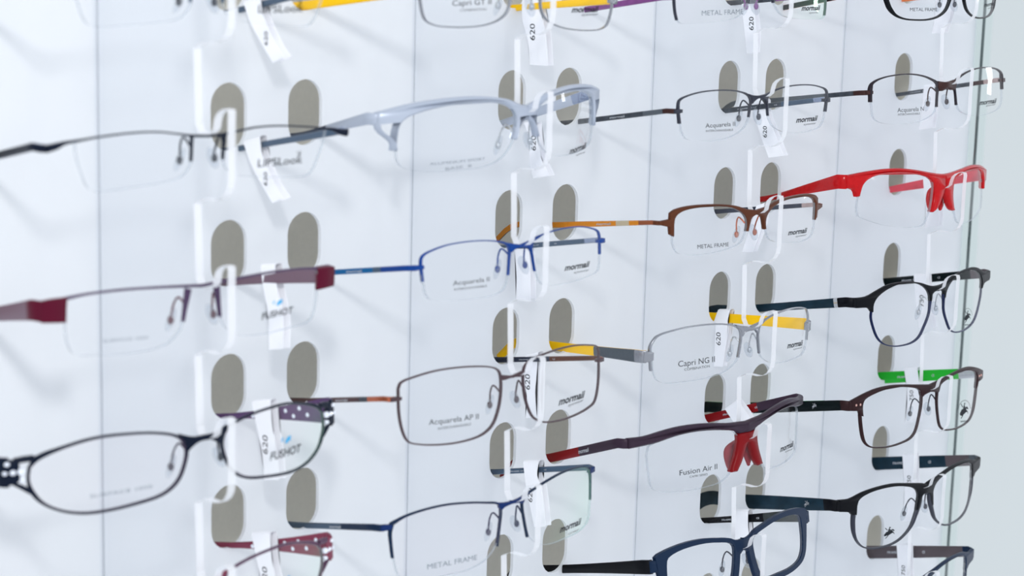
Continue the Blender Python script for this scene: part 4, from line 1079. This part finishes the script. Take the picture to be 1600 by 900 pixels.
        bold, shear = (0.03, 0.35) if s == 'mormaii' else ((0.0, 0.3) if s == 'eyewear' else ((0.0, 0.0)))
        if s == 'FUSHOT': bold, shear = 0.02, 0.2
        if s == 'LIPSLook': bold, shear = 0.01, 0.05
        vs, fs = text_mesh(s, bold, shear)
        flat_map(vs, fs, fn, 'lens_print', M_INKG if s in ('ALUMINIUM SPORT', 'BASE  8', 'SURFACE 1050', 'METAL FRAME') and code not in ('I', 'F') else M_INK, parent)
        if side == 3:
            vs, fs = [], []
            for poly in SWIRL:
                fs.append(tuple(range(len(vs), len(vs) + len(poly)))); vs += poly
            flat_map(vs, fs, lambda x, y: fn(.45 + x * .22, 1.5 + y * 1.1), 'lens_print', M_INKB, parent)
        if side == 2:
            vs, fs = [], []
            for poly in RIDER[1:]:
                fs.append(tuple(range(len(vs), len(vs) + len(poly)))); vs += poly
            flat_map(vs, fs, lambda x, y: fn(.85 + x * .2, .1 + y * 1.6), 'lens_print', M_INK, parent)
    # temples
    tL, pL, wl = temple(root, S, d['e'], d['tl'], -1, outer, inner, d)
    tR, pR, wl2 = temple(root, S, d['e'], d['tr'], 1, outer, inner, d)
    # small white stamps on the inner side of the right temple, logo plate outside on the left one
    def stamp(tobj, pts, t0, t1, hfrac, side, m, s):
        vs, fs = text_mesh(s, 0.02, 0)
        base = pts[2][0]; wallp = pts[13][0]
        dr = wallp - base
        sv = Vector((-dr.y, dr.x, 0)).normalized()
        if side * 1 > 0: offv = sv * 0.93 if sv.x < 0 else -sv * 0.93     # facing -x
        else: offv = sv * 0.93 if sv.x < 0 else -sv * 0.93
        h = pts[8][1] * hfrac
        def fn(x, y):
            t = t1 + (t0 - t1) * x
            return (base + dr * t + offv + Vector((0, 0, (y - .5) * h))) * MM
        flat_map(vs, fs, fn, 'stamp', m, tobj)
    if code in ('C', 'D', 'E', 'G', 'K', 'Q', 'P', 'H', 'L', 'R', 'A'):
        stamp(tR, pR, .66, .86, .2, 1, M_SILVER, 'FRAME 55-17')
        stamp(tR, pR, .45, .48, .22, 1, M_SILVER, 'CE')
    if code in ('P', 'Q', 'I', 'H', 'K', 'R'):
        stamp(tL, pL, .45, .62, .45, -1, M_SILVER, 'mormaii')
    if code in ('D', 'E'):
        vs, fs = [], []
        for poly in RIDER:
            fs.append(tuple(range(len(vs), len(vs) + len(poly)))); vs += poly
        base = pL[2][0]; dr = pL[13][0] - base; sv = Vector((-dr.y, dr.x, 0)).normalized(); sv = sv if sv.x < 0 else -sv
        hh = pL[6][1] * .62
        ln = hh / dr.length
        flat_map(vs, fs, lambda x, y: (base + dr * (.32 - x * ln) + sv * .93 + Vector((0, 0, (y - .5) * hh))) * MM, 'emblem', M_SILVER, tL)
    # jewelled dots on the inner temple near the hinge
    if code in ('U', 'W'):
        for t, q in ((.10, .25), (.2, -.15), (.28, .22), (.34, -.2), (.42, .15), (.66, .1), (.76, -.1)):
            bm = bmesh.new()
            base = pR[2][0]; dr = pR[13][0] - base
            p = base + dr * t; h = pR[2][1] * (1 - t) + pR[13][1] * t
            add_ball(bm, (p + Vector((-.85, 0, q * h * .9))) * MM, [.3 * MM, 1.1 * MM, .9 * MM], 8)
            done('crystal', bm, M_CRYSTAL, tR)
    # nose pads
    if d.get('pad'):
        u, v = d['pad']
        for mir in (False, True):
            sg = -1 if mir else 1
            bm = bmesh.new()
            c = S.p(sg * u, v - 2.0, 6.0)
            g0 = len(bm.verts)
            add_ball(bm, (0, 0, 0), [1.3 * MM, 2.1 * MM, 4.4 * MM], 14)
            R = Matrix.Rotation(sg * math.radians(24), 3, 'Y') @ Matrix.Rotation(sg * math.radians(-28), 3, 'Z')
            for vv in bm.verts: vv.co = R @ vv.co + c
            pad = done('nose_pad', bm, M_PAD, root, True)
            bm = bmesh.new()
            # wire arm from the inner rim
            best = max(d['L'], key=lambda q: q[0] * 1.0 - abs(q[1] - (v + 4.5)) * .8)
            a = S.p(sg * (best[0] + .2), v + 4.0, .4); b = c + Vector((0, -.2 * MM, .8 * MM))
            m1 = S.p(sg * (best[0] - .5), v + 6.5, 3.6); m2 = (b + m1) * .5 + Vector((sg * -.3, .5, .8)) * MM
            pts = [a, m1, m2, b]
            pts = [Vector(q) for q in smooth3(pts)]
            add_tube(bm, pts, .38 * MM, 6)
            add_ball(bm, b + Vector((sg * -.4, -.3, -.8)) * MM, [1.2 * MM, 1.1 * MM, 1.6 * MM], 8)
            done('pad_arm', bm, padm or M_SILVER, pad, True)
    if code in ('E', 'G', 'V') and False: pass
    # paper tag
    if d.get('tag'):
        x = d['tagx']
        bm = bmesh.new()
        P2 = smooth_line(d['tag'], True, 3, 40)
        n = len(P2); sheets = []
        for xx in (x, x + .22, x + 3.6, x + 3.82):
            sheets.append([bm.verts.new(Vector((xx, p[0], p[1] + dz)) * MM) for p in P2])
        for a, b in ((0, 1), (2, 3)):
            for i in range(n): bm.faces.new((sheets[a][i], sheets[a][(i + 1) % n], sheets[b][(i + 1) % n], sheets[b][i]))
        for s_ in sheets:
            f = bm.faces.new(s_); bmesh.ops.triangulate(bm, faces=[f], ngon_method='EAR_CLIP')
        # the fold over the temple
        i0, i1 = 0, 3
        top = [Vector((0, d['tag'][0][0], d['tag'][0][1] + dz)), Vector((0, d['tag'][1][0], d['tag'][1][1] + dz))]
        prev = None
        for k in range(7):
            a = math.pi * k / 6
            xx = x + 1.91 - 1.91 * math.cos(a); zz = 1.0 * math.sin(a)
            row = [bm.verts.new(Vector((xx, t.y, t.z + zz)) * MM) for t in top]
            if prev: bm.faces.new((prev[0], prev[1], row[1], row[0]))
            prev = row
        to = done('price_tag', bm, M_PAPER)
        tag(to, TAGL[code], 'price tag', 'paper price tags on the temples')
        if d.get('tagt'):
            s, a, b = d['tagt']
            vs, fs = text_mesh(s, 0.0, 0)
            L = Vector((b[0] - a[0], b[1] - a[1])); pr = Vector((L.y, -L.x)) # glyph up direction, turned towards the room
            w_, h_ = 1.0, .42
            def fn(xq, yq):
                q = Vector(a) + L * xq + pr * (yq - .5) * h_ 
                return Vector((x - .12, q.x, q.y + dz)) * MM
            flat_map(vs, fs, fn, 'tag_number', M_INK, to)
    return root

def d_edge(d): return min(p[0] for p in d['L'])
def smooth3(pts):
    out = []
    n = len(pts)
    for i in range(n - 1):
        p0, p1, p2, p3 = pts[max(0, i - 1)], pts[i], pts[i + 1], pts[min(n - 1, i + 2)]
        for s in range(4):
            t = s / 4
            out.append(.5 * ((2 * p1) + (-p0 + p2) * t + (2 * p0 - 5 * p1 + 4 * p2 - p3) * t * t + (-p0 + 3 * p1 - 3 * p2 + p3) * t ** 3))
    out.append(pts[-1])
    return out

for code, d in DATA.items():
    make_glasses(code, d)
make_glasses('V', dict(DATA['S'], tx=[t for t in DATA['S']['tx']]), PITCH)
make_glasses('G', dict(DATA['E'], tx=[]), -PITCH)
make_glasses('W', dict(DATA['U']), -PITCH)
